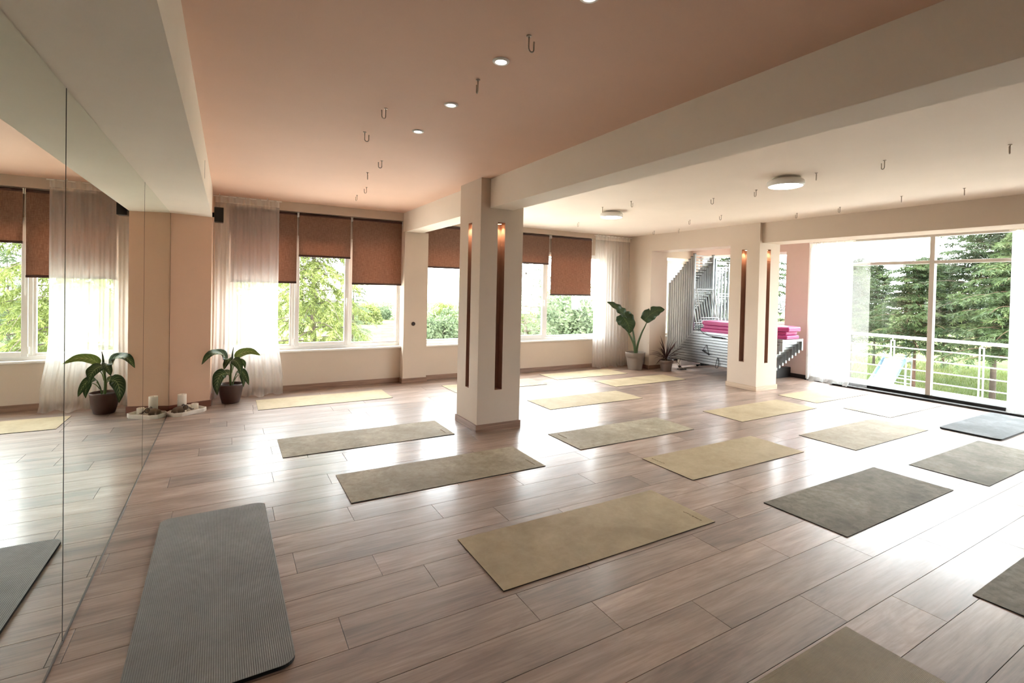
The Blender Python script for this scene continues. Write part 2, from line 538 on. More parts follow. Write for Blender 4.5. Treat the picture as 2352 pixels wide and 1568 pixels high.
pillar(2.562, 3.145, 5.307, 5.908, ZC1 + 0.02, 2.842, 5.60, 'free standing cream pillar with two lit slots in the middle of the room', BASEB)
niche_light(2.842, 5.362, 2.51, 'warm spotlight at the top of the wide slot of the free standing pillar')
niche_light(2.617, 5.60, 2.51, 'warm spotlight in the slot on the mirror side of the free standing pillar')
pillar(8.03, 8.62, 5.40, 5.99, ZC2 + 0.02, 8.30, 5.70, 'cream pillar with two lit slots beside the storage alcove', BASEP)
niche_light(8.30, 5.455, 2.51, 'warm spotlight in the slot of the alcove pillar that faces the camera')
niche_light(8.085, 5.70, 2.51, 'warm spotlight in the slot of the alcove pillar facing the mirror')

# skirting boards
s, h = 0.016, 0.085
struct(bx('baseboard_front', BASEB, None, (XS, 2.665, YW - s, YW, 0, h), (3.095, 8.03, YW - s, YW, 0, h), (2.665 - s, 3.095 + s, 8.55 - s, 8.55, 0, h),
          (2.665 - s, 2.665, 8.55, YW - s, 0, h), (3.095, 3.095 + s, 8.55, YW - s, 0, h), bevel=0.003), 'brown wooden skirting along the window wall')
k = MB(); k.prism([(XM, YRET - s), (XS + s, YR2 - s), (XS + s, YW - s), (XS + 0.0005, YW - s), (XS + 0.0005, YR2 - 0.0005), (XM, YRET - 0.0005)], 0, h)
struct(k.build('baseboard_pier', plain('red_brown_skirting', C(122, 78, 62), 0.5), bevel=0.003), 'red brown skirting of the peach pier')
struct(bx('baseboard_alcove', BASEB, None, (8.03 - s, 8.03, 7.98, YW - s, 0, h), (8.03, 8.52, 7.98 - s, 7.98, 0, h), bevel=0.003), 'brown skirting of the alcove wall')
struct(bx('baseboard_right', plain('dark_skirting', C(40, 32, 30), 0.5), None, (XD - s, XD, 5.73, YW, 0, h), (8.52, XD, YW - s, YW, 0, h), bevel=0.003), 'dark skirting of the outer wall')

# mirror: three tall panels
ms = [(0.565, 3.062), (3.068, 5.5665), (5.568, YRET - 0.006)]
ml = ['tall wall mirror panel nearest the camera', 'tall wall mirror panel in the middle of the three', 'tall wall mirror panel next to the peach pier']
for (a, b_), lb in zip(ms, ml):
    mo = empty('mirror_panel', (XM, (a + b_) / 2, 0.0))
    tag(mo, lb, 'mirror', 'mirror panels on the wall')
    hl = (b_ - a) / 2
    k = MB(); k.box(-0.014, 0.0, -hl, hl, 0.012, ZSOF - 0.004); k.build('glass', MIRROR, mo)
    k = MB(); k.box(-0.015, 0.003, -hl, hl, 0.0, 0.014); k.build('bottom_channel', plain('silver_channel', C(92, 84, 76), 0.4, metal=1.0), mo)
    k = MB(); k.box(-0.0155, 0.001, hl, hl + (0.006 if a < 2 else 0.0012), 0.012, ZSOF - 0.004); k.build('edge', plain('dark_mirror_edge', C(48, 40, 34), 0.6), mo)

# ---------------------------------------------------------------- windows
def sash(parent, x0, x1, z0, z1, y, t=0.055, name='sash', depth=0.05):
    k = MB()
    k.box(x0, x0 + t, y, y + depth, z0, z1); k.box(x1 - t, x1, y, y + depth, z0, z1)
    k.box(x0 + t, x1 - t, y, y + depth, z0, z0 + t); k.box(x0 + t, x1 - t, y, y + depth, z1 - t, z1)
    sobj = k.build(name, PVC, parent, bevel=0.004)
    g = MB(); g.box(x0 + t, x1 - t, y + depth * 0.45, y + depth * 0.55, z0 + t, z1 - t)
    g.build('pane', GLASS, sobj)
    return sobj
YF = YW + 0.10
def window_front(name, x0, x1, panes, label):
    w = empty(name, ((x0 + x1) / 2, YF, 0.0)); cx = (x0 + x1) / 2
    struct(w, label)
    k = MB()
    t = 0.03
    k.box(x0 - cx, x0 - cx + t, 0, 0.09, 0.64, GLH); k.box(x1 - cx - t, x1 - cx, 0, 0.09, 0.64, GLH)
    k.box(x0 - cx + t, x1 - cx - t, 0, 0.09, 0.64, 0.70); k.box(x0 - cx + t, x1 - cx - t, 0, 0.09, GLH - 0.05, GLH)
    for i in range(len(panes) - 1):
        m = (panes[i][1] + panes[i + 1][0]) / 2 - cx
        k.box(m - 0.025, m + 0.025, 0, 0.09, 0.70, GLH - 0.05)
    k.build('frame', PVC, w, bevel=0.004)
    k = MB(); k.box(x0 - cx, x1 - cx, -0.135, 0.06, 0.615, 0.645); k.build('sill', PVC, w, bevel=0.006)
    for a, b_, opens in panes:
        so = sash(w, a - cx, b_ - cx, 0.69, GLH - 0.04, -0.035 if opens else 0.02, 0.065 if opens else 0.04)
        if opens:
            hx = b_ - cx - 0.032
            hb = MB(); hb.box(hx - 0.012, hx + 0.012, -0.043, -0.033, 1.42, 1.50); hb.box(hx - 0.009, hx + 0.009, -0.075, -0.043, 1.465, 1.485); hb.box(hx - 0.010, hx + 0.010, -0.085, -0.067, 1.36, 1.485)
            hb.build('handle', PVC, so, bevel=0.004)
            for hz in (0.73, 2.35):
                hg = MB(); hg.tube([(a - cx - 0.008, -0.03, hz), (a - cx - 0.008, -0.03, hz + 0.09)], 0.009, 10); hg.build('hinge', PVC, so, smooth=False)
    return w
window_front('window_1', 0.0, 2.68, [(0.03, 0.90, False), (0.93, 1.77, True), (1.80, 2.65, False)], 'white three part window of the mirror side bay')
window_front('window_2', 3.08, 7.34, [(3.11, 4.45, False), (4.48, 5.78, True), (5.83, 7.31, False)], 'white three part window of the long bay behind the free pillar')
window_front('window_3', 8.75, 10.05, [(8.78, 9.40, False), (9.42, 10.02, False)], 'white window at the back of the storage alcove')
w4 = empty('window_4', (XD + 0.1, 7.36, 0.0)); struct(w4, 'white side window of the storage alcove')
k = MB()
for ya, yb in ((-1.14, 0.0), (0.0, 1.14)):
    k.box(0, 0.06, ya, ya + 0.05, 1.06, 2.62); k.box(0, 0.06, yb - 0.05, yb, 1.06, 2.62); k.box(0, 0.06, ya + 0.05, yb - 0.05, 1.06, 1.11); k.box(0, 0.06, ya + 0.05, yb - 0.05, 2.57, 2.62)
k.build('frame', PVC, w4, bevel=0.004)
for ya, yb in ((-1.09, -0.05), (0.05, 1.09)):
    k = MB(); k.box(0.025, 0.035, ya, yb, 1.11, 2.57); k.build('pane', GLASS, w4)

# glass door with fixed panels, transom and dark floor track
dr = empty('door_1', (XD, 3.71, 0.0)); struct(dr, 'wide aluminium framed glass door to the balcony')
k = MB()
muls = [5.73 - 0.035, 3.71, 1.70, -0.6 + 0.035]
for m in muls:
    k.box(0.02, 0.12, m - 3.71 - 0.035, m - 3.71 + 0.035, 0.0751, 2.7399)
k.box(0.02, 0.12, -0.6 - 3.71, 5.73 - 3.71, 2.74, 2.79)
k.build('frame', ALU_FRAME, dr, bevel=0.004)
k = MB(); k.box(0.02, 0.12, -0.6 - 3.71, 5.73 - 3.71, 0.0305, 0.0745); k.build('bottom_rail', RUBBER, dr, bevel=0.003)
k = MB(); k.box(0.03, 0.11, -0.6 - 3.71, 5.73 - 3.71, 2.29, 2.345); k.build('transom', ALU_FRAME, dr, bevel=0.004)
for a, b_ in zip(muls[1:], muls[:-1]):
    for z0, z1 in ((0.075, 2.29), (2.345, 2.74)):
        k = MB(); k.box(0.062, 0.070, a + 0.035 - 3.71, b_ - 0.035 - 3.71, z0, z1); k.build('pane', GLASS, dr)
k = MB()
k.box(-0.16, -0.09, -0.6 - 3.71, 5.2 - 3.71, 0.0, 0.034); k.box(-0.075, 0.0, -0.6 - 3.71, 5.73 - 3.71, 0.0, 0.026); k.box(0.0, 0.14, -0.6 - 3.71, 5.73 - 3.71, 0.0, 0.03)
k.build('floor_track', RUBBER, dr, bevel=0.003)
k = MB(); k.box(-0.022, 0.02, 5.69 - 3.71, 5.735 - 3.71, 0.0, 2.79); k.build('jamb', PVC, dr, bevel=0.003)

# ---------------------------------------------------------------- roller blinds
def blind(x0, x1, zt, zb, label, chain='r'):
    y = YW + 0.035
    o = empty('roller_blind', ((x0 + x1) / 2, y, zt)); cx = (x0 + x1) / 2
    tag(o, label, 'blind', 'brown roller blinds of the window wall')
    hw = (x1 - x0) / 2
    k = MB(); k.box(-hw + 0.004, hw - 0.004, -0.002, 0.0015, zb - zt + 0.03, -0.03); k.build('fabric', BLIND, o)
    k = MB(); k.tube([(-hw, 0.02, -0.035), (hw, 0.02, -0.035)], 0.026, 14); k.build('roller', BAR, o)
    k = MB(); k.box(-hw + 0.002, hw - 0.002, -0.010, 0.010, zb - zt, zb - zt + 0.032); k.build('bottom_bar', BAR, o, bevel=0.003)
    for q in (hw, -hw - 0.007):
        k = MB(); k.box(q - 0.002, q + 0.009, -0.015, 0.05, -0.075, 0.0); k.build('bracket', WHITE, o, bevel=0.003)
    xs = hw + 0.005
    k = MB(); k.tube([(xs, -0.012, -0.03), (xs, -0.012, -1.35), (xs, 0.004, -1.38), (xs, 0.02, -1.35), (xs, 0.02, -0.03)], 0.0022, 6); k.build('chain', WHITE, o)
blind(0.02, 0.948, 2.868, 1.72, 'brown roller blind half hidden behind the sheer curtain by the peach pier')
blind(0.972, 1.785, 2.868, 2.155, 'shorter brown roller blind in the middle of the mirror side window')
blind(1.812, 2.668, 2.868, 1.722, 'long brown roller blind beside the pilaster with the dark socket')
blind(3.10, 4.45, 2.86, 2.062, 'brown roller blind just behind the free pillar, next to the pilaster')
blind(4.48, 5.832, 2.86, 2.232, 'short brown roller blind to the right of the free pillar')
blind(5.885, 6.97, 2.86, 1.588, 'long brown roller blind next to the far corner curtain')

# ---------------------------------------------------------------- sheer curtains
def curtain(axis, a0, a1, base, z1, label, folds, amp, seed, pool=0.10, bell=0.0, rod=True, n=200, inward=-1, spread=0.0, rod_ext=0.06, mat=None):
    """axis 'x': hangs along x at y=base; axis 'y': hangs along y at x=base"""
    rr = random.Random(seed)
    ph = [rr.uniform(0, 6.28) for _ in range(6)]
    L = a1 - a0
    o = empty('sheer_curtain', ((a0 + a1) / 2, base, 0) if axis == 'x' else (base, (a0 + a1) / 2, 0))
    tag(o, label, 'curtain')
    def P(u, off, z):
        a = -L / 2 + u * L
        return (a, off, z) if axis == 'x' else (off, a, z)
    def off(u, v):
        # v: 0 bottom .. 1 top
        g = 0.55 + 0.45 * (1 - v)
        w = math.sin(2 * PI * folds * u + ph[0] + 0.8 * math.sin(2 * PI * 1.7 * u + ph[1])) * 0.7 + 0.35 * math.sin(2 * PI * folds * 2.3 * u + ph[2] + 1.2 * v)
        return amp * g * w
    def fn(u, v):
        t = (v ** 0.85)
        z = 0.012 + (z1 - 0.06 - 0.012) * t
        uu = u
        d = off(u, t)
        # gathered part falls forward and lies on the floor
        if t < 0.07:
            q = 1 - t / 0.07
            d += inward * pool * q * q * (0.6 + 0.5 * math.sin(5 * u * PI + ph[3]))
            z = 0.006 + 0.012 * (1 + math.sin(9 * u * PI + ph[4])) * q + z * (1 - q)
        p = P(uu, d, z)
        sx = bell * math.exp(-((t - 0.06) / 0.16) ** 2) * (u - 0.3) + spread * (1 - t) * (u - 0.5)
        return (p[0] + sx, p[1], p[2]) if axis == 'x' else (p[0], p[1] + sx, p[2])
    k = MB(); k.grid(fn, n, 46)
    k.build('voile', mat or SHEER, o, smooth=True)
    def hd(u, v):
        return P(u, off(u, 1.0) * 1.02 - inward * -0.002, z1 - 0.105 + 0.105 * v)
    if mat is None:
        k = MB(); k.grid(hd, n, 3)
        k.build('heading', SHEER_D, o, smooth=True)
    if rod:
        r = MB()
        r.tube([P(-rod_ext / L, 0, z1 - 0.012), P(1 + rod_ext / L, 0, z1 - 0.012)], 0.008, 10)
        r.build('rod', WHITE, o)
        for q in (0.06, 0.80):
            r = MB(); r.tube([P(q, 0, z1 - 0.012), P(q, 0, z1 + 0.02)], 0.006, 8); r.build('bracket', WHITE, o)
    return o
curtain('x', -0.178, 0.665, 8.50, 2.985, 'white sheer curtain beside the peach pier, pooling on the floor', 7, 0.030, 3, pool=0.16, bell=0.12, inward=-1, rod_ext=0.03)
curtain('x', 6.93, 7.93, 8.55, 2.93, 'white sheer curtain in the far corner behind the tall potted plant', 9, 0.034, 8, pool=0.06, spread=0.02, rod_ext=0.05)
curtain('y', 4.87, 5.66, 10.07, 2.76, 'white sheer curtain at the alcove side of the glass door', 6, 0.030, 12, pool=0.10, rod=True, rod_ext=0.03)
curtain('y', 1.30, 2.70, 10.07, 2.76, 'white sheer curtain of the glass door at the edge of the picture', 9, 0.032, 21, pool=0.10, rod=True, rod_ext=0.03)
curtain('y', 4.60, 4.93, 10.125, 2.76, 'single thin layer of sheer curtain at the edge of the open glass panel', 1, 0.008, 31, pool=0.01, rod=False, n=60, mat=SHEER1)

# ---------------------------------------------------------------- loudspeaker, sockets
sp = empty('loudspeaker', (XS, 8.15, 2.55))
tag(sp, 'small black loudspeaker high on the side of the peach pier', 'speaker')
k = MB(); k.box(0.025, 0.135, -0.075, 0.085, 0.0, 0.205); k.build('cabinet', BLACK, sp, bevel=0.008)
k = MB(); k.box(0.032, 0.128, -0.080, -0.0745, 0.008, 0.197); k.build('grille', RUBBER, sp, bevel=0.003)
k = MB(); k.box(0.0, 0.026, -0.02, 0.02, 0.07, 0.13); k.build('bracket', BLACK, sp)
def socket(x, y, z, label, r=0.034):
    e = empty('wall_socket', (x, y, z)); tag(e, label, 'socket')
    k = MB()
    k.add([(math.cos(2 * PI * i / 24) * q, -d, math.sin(2 * PI * i / 24) * q) for q, d in ((r, 0.0), (r, 0.008), (r * 0.86, 0.012)) for i in range(24)],
          [(j * 24 + i, j * 24 + (i + 1) % 24, (j + 1) * 24 + (i + 1) % 24, (j + 1) * 24 + i) for j in range(2) for i in range(24)] + [tuple(range(48, 72))])
    k.build('rim', plain('bronze_socket', C(70, 52, 42), 0.4, metal=0.5), e, smooth=False)
    k = MB(); k.add([(math.cos(2 * PI * i / 20) * r * 0.62, -0.0125, math.sin(2 * PI * i / 20) * r * 0.62) for i in range(20)], [tuple(range(20))]); k.build('insert', BLACK, e)
    k = MB()
    for s_ in (-1, 1): k.tube([(s_ * 0.009, -0.0122, 0), (s_ * 0.009, -0.0135, 0)], 0.003, 8)
    k.build('holes', plain('socket_hole', C(96, 84, 74), 0.5), e)
socket(2.842, 8.548, 1.05, 'round dark socket on the pilaster between the window bays')
socket(2.808, 5.385, 1.075, 'small black knob inside the wide slot of the free pillar', 0.022)
socket(8.330, 5.485, 1.075, 'small dark socket inside the slot of the alcove pillar', 0.020)

# ---------------------------------------------------------------- ceiling lamps
def ceiling_lamp(x, y, label):
    e = empty('ceiling_lamp', (x, y, ZC2)); tag(e, label, 'lamp', 'round flush ceiling lamps')
    k = MB(); k.lathe([(0.135, -0.022), (0.14, -0.012), (0.14, 0.0)], 40); k.build('base', ALU_FRAME, e, smooth=False)
    k = MB(); k.lathe([(0.158, -0.022), (0.176, -0.034), (0.182, -0.052), (0.180, -0.078), (0.168, -0.092), (0.160, -0.090)], 56, cap0=True, cap1=False); k.build('housing', WHITE, e, smooth=True)
    k = MB(); k.lathe([(0.166, -0.0905), (0.150, -0.096), (0.09, -0.101), (0.001, -0.103)], 56, cap0=False, cap1=False); k.build('diffuser', LAMP, e, smooth=True)
ceiling_lamp(5.14, 3.18, 'larger looking round lit ceiling lamp near the middle beam')
ceiling_lamp(5.225, 6.08, 'round lit ceiling lamp farther back near the windows')
dl = ['recessed lit downlight cut by the top edge of the photo', 'recessed lit downlight nearest the large hook', 'middle recessed lit downlight of the salmon ceiling', 'farthest recessed lit downlight of the salmon ceiling']
for (x, y), lb in zip(((1.363, 1.768), (1.332, 2.537), (1.354, 3.33), (1.356, 4.05)), dl):
    e = empty('downlight', (x, y, ZC1)); tag(e, lb, 'downlight', 'recessed downlights')
    k = MB(); k.lathe([(0.030, -0.004), (0.033, -0.009), (0.044, -0.009), (0.049, -0.004), (0.049, 0.0)], 36, cap0=False, cap1=False); k.build('ring', WHITE, e, smooth=True)
    k = MB(); k.lathe([(0.0315, -0.0045), (0.0005, -0.006)], 30, cap0=False, cap1=False); k.build('lens', DOWNL, e)

# ---------------------------------------------------------------- ceiling hooks (one mesh per look, shared)
def hook_meshes():
    L, w, r = 0.078, 0.017, 0.0042
    pth = [(-w, 0, 0.0), (-w, 0, -L * 0.35), (-w, 0, -L + w)]
    for i in range(1, 12):
        a = PI + PI * i / 12
        pth.append((w * math.cos(a), 0, -L + w + w * math.sin(a)))
    pth += [(w, 0, -L + w), (w, 0, -L * 0.42), (w + 0.001, 0, -L * 0.26)]
    k = MB(); k.tube(pth, r, 10); hm = k.mesh('hook', CHROME, True)
    k = MB(); k.lathe([(0.0105, -0.006), (0.0135, -0.003), (0.0135, 0.0)], 16, c=(-w, 0)); cm = k.mesh('collar', CHROME, False)
    return hm, cm
HOOK, COLLAR = hook_meshes()
def hook(x, y, z, rz, label, group):
    e = empty('ceiling_hook', (x, y, z), rz); tag(e, label, 'hook', group)
    put(HOOK, 'bent_rod', e); put(COLLAR, 'collar', e)
left = [(1.318, 2.208, 0.15), (1.332, 2.841, 1.35), (0.982, 3.672, 3.5), (0.984, 4.332, 0.0), (1.365, 5.222, 3.1), (1.37, 5.862, 1.25), (1.57, 6.753, 2.3), (1.592, 7.427, 1.9)]
for i, (x, y, rz) in enumerate(left):
    lb = 'large looking steel hook of the salmon ceiling, nearest the camera' if i == 0 else 'steel hook of the salmon ceiling, %s from the camera' % ORD[i]
    hook(x + 0.017 * math.cos(rz), y + 0.017 * math.sin(rz), ZC1, rz, lb, 'hooks of the salmon ceiling')
mid = [(5.427, 1.487, 3.3), (5.173, 2.265, 1.1), (5.171, 2.876, 3.7), (5.463, 3.743, 1.2), (5.512, 4.39, 2.6), (4.822, 5.206, 0.1), (4.83, 5.828, 0.9), (5.586, 7.414, 3.4)]
for i, (x, y, rz) in enumerate(mid):
    hook(x + 0.017 * math.cos(rz), y + 0.017 * math.sin(rz), ZC2, rz, 'steel hook in the row of the two round lamps, %s from the camera' % ORD[i], 'hooks in the row of the round lamps')
rgt = [(7.183, 2.339, 0.2), (7.173, 2.942, 3.5), (7.436, 3.791, 3.0), (7.492, 4.439, 1.1), (6.816, 5.27, 2.9), (6.867, 5.941, 3.2), (7.688, 6.914, 1.2), (7.56, 7.453, 3.0)]
for i, (x, y, rz) in enumerate(rgt):
    hook(x + 0.017 * math.cos(rz), y + 0.017 * math.sin(rz), ZC2, rz, 'steel hook in the row along the glass door beam, %s from the camera' % ORD[i], 'hooks along the glass door beam')

# ---------------------------------------------------------------- yoga mats
def mat_material(name, c0, c1, c2, worn=0.5, rib=0.0, rough=0.6, spec=0.5):
    t = NT(name)
    v = t.coord('Object', (1, 1, 1), rnd=23.0)
    n1 = t.noise(v, 2.2, 6.0, 0.6, 0.5)
    n2 = t.noise(v, 16.0, 8.0, 0.72, 0.6)
    col = t.ramp(n1, [(0.3, c0), (0.5, c1), (0.72, c2)])
    col = t.mix(worn, col, t.ramp(n2, [(0.3, C(186, 182, 172)), (0.62, C(255, 255, 255))]), 'MULTIPLY')
    if rib:
        w = t.n('ShaderNodeTexWave', i_Vector=t.coord('Object', (1, 1, 1)), i_Scale=rib, i_Distortion=0.0)
        w.bands_direction = 'Y'
        h = w.outputs['Fac']
        col = t.mix(0.38, col, t.ramp(h, [(0.2, C(150, 150, 150)), (0.7, C(255, 255, 255))]), 'MULTIPLY')
        nor = t.bump(h, 0.28, 0.003)
    else:
        h = t.noise(v, 420.0, 2.0)
        nor = t.bump(h, 0.25, 0.0015)
    t.surf(t.bsdf(col, rough, 0.0, spec, nor))
    return t.m
OLIVE = mat_material('olive_yoga_mat', C(164, 148, 118), C(178, 162, 132), C(188, 172, 142), 0.25, rough=0.7, spec=0.35)
OLIVE_W = mat_material('worn_olive_yoga_mat', C(148, 138, 118), C(168, 158, 138), C(188, 178, 158), 0.6, rough=0.72, spec=0.3)
GREY_W = mat_material('worn_grey_olive_yoga_mat', C(112, 107, 96), C(136, 131, 119), C(160, 155, 143), 0.8, rough=0.75, spec=0.28)
RIBO = mat_material('ribbed_olive_yoga_mat', C(146, 130, 102), C(158, 142, 113), C(170, 154, 123), 0.25, rib=66.0)
RIBG = mat_material('ribbed_grey_exercise_mat', C(112, 110, 106), C(122, 120, 116), C(134, 132, 128), 0.3, rib=35.0)
BLUEG = mat_material('blue_grey_exercise_mat', C(104, 108, 110), C(120, 124, 127), C(138, 142, 145), 0.4, rough=0.9, spec=0.1)
EDGE = plain('dark_mat_edge', C(62, 52, 38), 0.8)
EDGEB = plain('black_mat_edge', C(30, 30, 30), 0.8)
MARK = plain('pressed_mat_mark', C(136, 124, 99), 0.85)

# cursive mark: a few bent strokes (x along the word 0..1, y height 0..1)
STROKES = [[(0.00, 0.25), (0.03, 0.8), (0.07, 0.95), (0.10, 0.55), (0.14, 0.9), (0.17, 0.3)], [(0.24, 0.75), (0.20, 0.5), (0.23, 0.25), (0.28, 0.4), (0.29, 0.75), (0.30, 0.25)],
           [(0.36, 0.3), (0.37, 0.75), (0.42, 0.72), (0.43, 0.3)], [(0.56, 0.7), (0.50, 0.62), (0.49, 0.35), (0.55, 0.27), (0.57, 0.6), (0.58, 1.0), (0.58, 0.28)],
           [(0.64, 0.7), (0.65, 0.35), (0.70, 0.3), (0.72, 0.7), (0.73, 0.28)], [(0.79, 1.0), (0.79, 0.28), (0.80, 0.5), (0.85, 0.75), (0.82, 0.5), (0.87, 0.28)], [(0.97, 0.7), (0.92, 0.62), (0.92, 0.32), (0.98, 0.3), (0.99, 0.72), (1.0, 0.28)]]
def outline(l, w, r, n=6):
    if r <= 0: return [(0, 0), (l, 0), (l, w), (0, w)]
    pts = []
    for cx_, cy_, a0 in ((l - r, r, -PI / 2), (l - r, w - r, 0), (r, w - r, PI / 2), (r, r, PI)):
        for i in range(n + 1):
            a = a0 + PI / 2 * i / n
            pts.append((cx_ + r * math.cos(a), cy_ + r * math.sin(a)))
    return pts
def yoga_mat(x, y, l, w, rz, top, edge, label, th=0.005, r=0.0, mark=None, group='yoga mats on the floor', cat='yoga mat', seed=0):
    e = empty('yoga_mat', (x, y, 0), rz); tag(e, label, cat, group)
    pts = outline(l, w, r)
    n = len(pts)
    k = MB()
    # underside and side band
    k.add([(a, b, 0.0005) for a, b in pts] + [(a, b, th * 0.92) for a, b in pts], [tuple(reversed(range(n)))] + [(i, (i + 1) % n, n + (i + 1) % n, n + i) for i in range(n)])
    k.build('edge', edge, e)
    k = MB()
    if r > 0:
        ch = min(th * 0.35, 0.004)
        k.prism(pts, th * 0.9, th, 0)
        k.build('surface', top, e, bevel=ch)
    else:
        rr = random.Random(seed * 7 + 1)
        p1, p2 = rr.uniform(0, 6), rr.uniform(0, 6)
        def fn(u, v):
            lift = 0.0012 * (1 + math.sin(9 * u + p1) * math.cos(5 * v + p2))
            return (l * u, w * v, th * 0.92 + lift)
        k.grid(fn, 36, 12)
        k.build('surface', top, e, smooth=True)
    if mark:
        k = MB()
        xm, ym, length, hgt, flip = mark
        for st in STROKES:
            path = []
            for a, b in st:
                if flip: path.append((xm - (b - 0.5) * hgt, ym + (1 - a) * length, th + 0.0012))
                else: path.append((xm + (b - 0.5) * hgt, ym + a * length, th + 0.0012))
            k.tube(path, 0.0013, 5)
        k.build('pressed_word', MARK, e)
    return e
Q = [
 (1.365, 2.43, 1.805, 0.655, 0.0, OLIVE, EDGE, 'large plain olive yoga mat in the middle foreground with a small pressed word', dict(mark=(1.725, 0.06, 0.17, 0.022, True))),
 (0.852, 3.99, 1.825, 0.66, 0.0, OLIVE_W, EDGEB, 'olive yoga mat just in front of the free pillar, grey and worn at one end', dict(mark=(1.745, 0.075, 0.165, 0.022, True))),
 (0.48, 5.34, 1.82, 0.66, 0.0, OLIVE_W, EDGEB, 'pale worn yoga mat to the left of the free pillar, reaching its foot', dict(mark=(1.74, 0.07, 0.165, 0.022, True))),
 (0.362, 7.50, 1.83, 0.652, 0.0, OLIVE, EDGE, 'pale yellow yoga mat lying under the mirror side window', {}),
 (3.285, 4.225, 1.775, 0.635, 0.0, OLIVE_W, EDGEB, 'worn olive yoga mat just right of the free pillar with a pressed word', dict(mark=(0.10, 0.40, 0.165, 0.022, False))),
 (3.682, 3.07, 1.768, 0.645, 0.0, OLIVE, EDGE, 'plain olive yoga mat in the middle of the room, behind the large foreground mat', dict(mark=(0.09, 0.43, 0.165, 0.022, False))),
 (3.822, 1.828, 1.797, 0.64, 0.0, GREY_W, EDGEB, 'dark scuffed grey olive yoga mat with a pressed word, right foreground', dict(mark=(1.74, 0.07, 0.165, 0.022, True))),
 (6.04, 2.83, 1.80, 0.64, 0.0, OLIVE_W, EDGEB, 'pale scuffed yoga mat between the dark mats and the pale mats by the door', {}),
 (5.945, 4.178, 1.78, 0.64, 0.0, OLIVE, EDGE, 'plain olive yoga mat in front of the alcove pillar', {}),
 (8.09, 4.375, 1.62, 0.65, 0.0, OLIVE, EDGE, 'pale olive yoga mat behind the alcove pillar, by the door curtain', {}),
 (8.12, 3.375, 1.68, 0.632, 0.0, OLIVE_W, EDGEB, 'nearly white looking yoga mat along the glass door track', {}),
 (6.04, 1.71, 1.80, 0.625, 0.0, GREY_W, EDGEB, 'dark scuffed grey yoga mat cut by the right edge below the blue grey mat', {}),
 (3.745, 0.47, 1.80, 0.645, 0.0, GREY_W, EDGEB, 'dark grey olive mat of which only a corner shows at the right edge', {}),
 (0.985, 0.675, 1.80, 0.65, 0.0, RIBO, EDGE, 'finely ribbed olive yoga mat cut by the bottom edge of the photo', {}),
 (5.985, 6.73, 1.80, 0.60, 0.0, OLIVE, EDGE, 'yellowish yoga mat in front of the two far potted plants', {}),
 (5.40, 7.72, 1.77, 0.62, 0.0, OLIVE, EDGE, 'brightly lit yoga mat below the far corner curtain', {}),
 (3.21, 7.44, 1.77, 0.63, 0.0, OLIVE, EDGE, 'brightly lit yoga mat half hidden behind the free pillar', {}),
 (3.98, 5.84, 1.78, 0.635, 0.0, OLIVE, EDGE, 'pale yellow yoga mat beyond the free pillar, in the light of the long bay', {}),
]
for i, (x, y, l, w, rz, tp, ed, lb, kw) in enumerate(Q):
    yoga_mat(x, y, l, w, rz, tp, ed, lb, seed=i, **kw)
yoga_mat(8.09, 2.20, 1.80, 0.615, 0.0, BLUEG, EDGEB, 'thick blue grey exercise mat with rounded corners and black edge by the door', th=0.022, r=0.06, group=None, cat='exercise mat')
# thick ribbed grey mat: long side along the mirror
gm = yoga_mat(0.285, 2.40, 1.90, 0.66, PI / 2 + 0.012, RIBG, EDGEB, 'thick ribbed grey exercise mat lying along the mirror in the foreground', th=0.018, r=0.065, group=None, cat='exercise mat')

# ---------------------------------------------------------------- tray with candles and elephant
TY = empty('tray', (-0.45, 7.735, 0.0), 0.62)
tag(TY, 'white tray with candles on the floor at the foot of the peach pier', 'tray')
CER = plain('white_ceramic', C(232, 226, 216), 0.35, var=0.03)
hl, hw_ = 0.21, 0.125
oc = [(-hl, -hw_ + 0.05), (-hl + 0.07, -hw_), (hl - 0.07, -hw_), (hl, -hw_ + 0.05), (hl, hw_ - 0.05), (hl - 0.07, hw_), (-hl + 0.07, hw_), (-hl, hw_ - 0.05)]
k = MB(); k.prism(oc, 0.004, 0.012); k.build('bottom', CER, TY)
k = MB()
n = len(oc)
ins = [(x * 0.955, y * 0.93) for x, y in oc]
k.add([(x, y, 0.0) for x, y in oc] + [(x, y, 0.05) for x, y in oc] + [(x, y, 0.05) for x, y in ins] + [(x, y, 0.008) for x, y in ins],
      [f for i in range(n) for f in ((i, (i + 1) % n, n + (i + 1) % n, n + i), (n + i, n + (i + 1) % n, 2 * n + (i + 1) % n, 2 * n + i), (2 * n + i, 2 * n + (i + 1) % n, 3 * n + (i + 1) % n, 3 * n + i))])
k.build('rim', CER, TY, bevel=0.003)
WAX = plain('white_candle_wax', C(236, 228, 214), 0.5, var=0.03, vscale=12)
Mt = Matrix.Rotation(0.62, 4, 'Z')
def on_tray(x, y): 
    p = Mt @ Vector((x, y, 0)); return (-0.45 + p.x, 7.735 + p.y, 0.0125)
def candle(x, y, r, h, label, wick=True):
    e = empty('candle', on_tray(x, y)); tag(e, label, 'candle')
    k = MB(); k.lathe([(r, 0.0), (r, h - 0.006), (r * 0.96, h), (r * 0.86, h - 0.004), (r * 0.5, h - 0.010), (0.001, h - 0.012)], 28, cap1=False); k.build('wax', WAX, e, smooth=True)
    k = MB(); k.tube([(0, 0, h - 0.014), (0.001, 0, h + 0.006)], 0.0012, 6); k.build('wick', BLACK, e)
candle(-0.03, 0.055, 0.050, 0.235, 'tall thick white pillar candle on the floor tray')
candle(0.125, 0.035, 0.042, 0.085, 'low white candle at the pier end of the tray')
candle(0.065, 0.070, 0.030, 0.075, 'small white tealight candle beside the low candle')
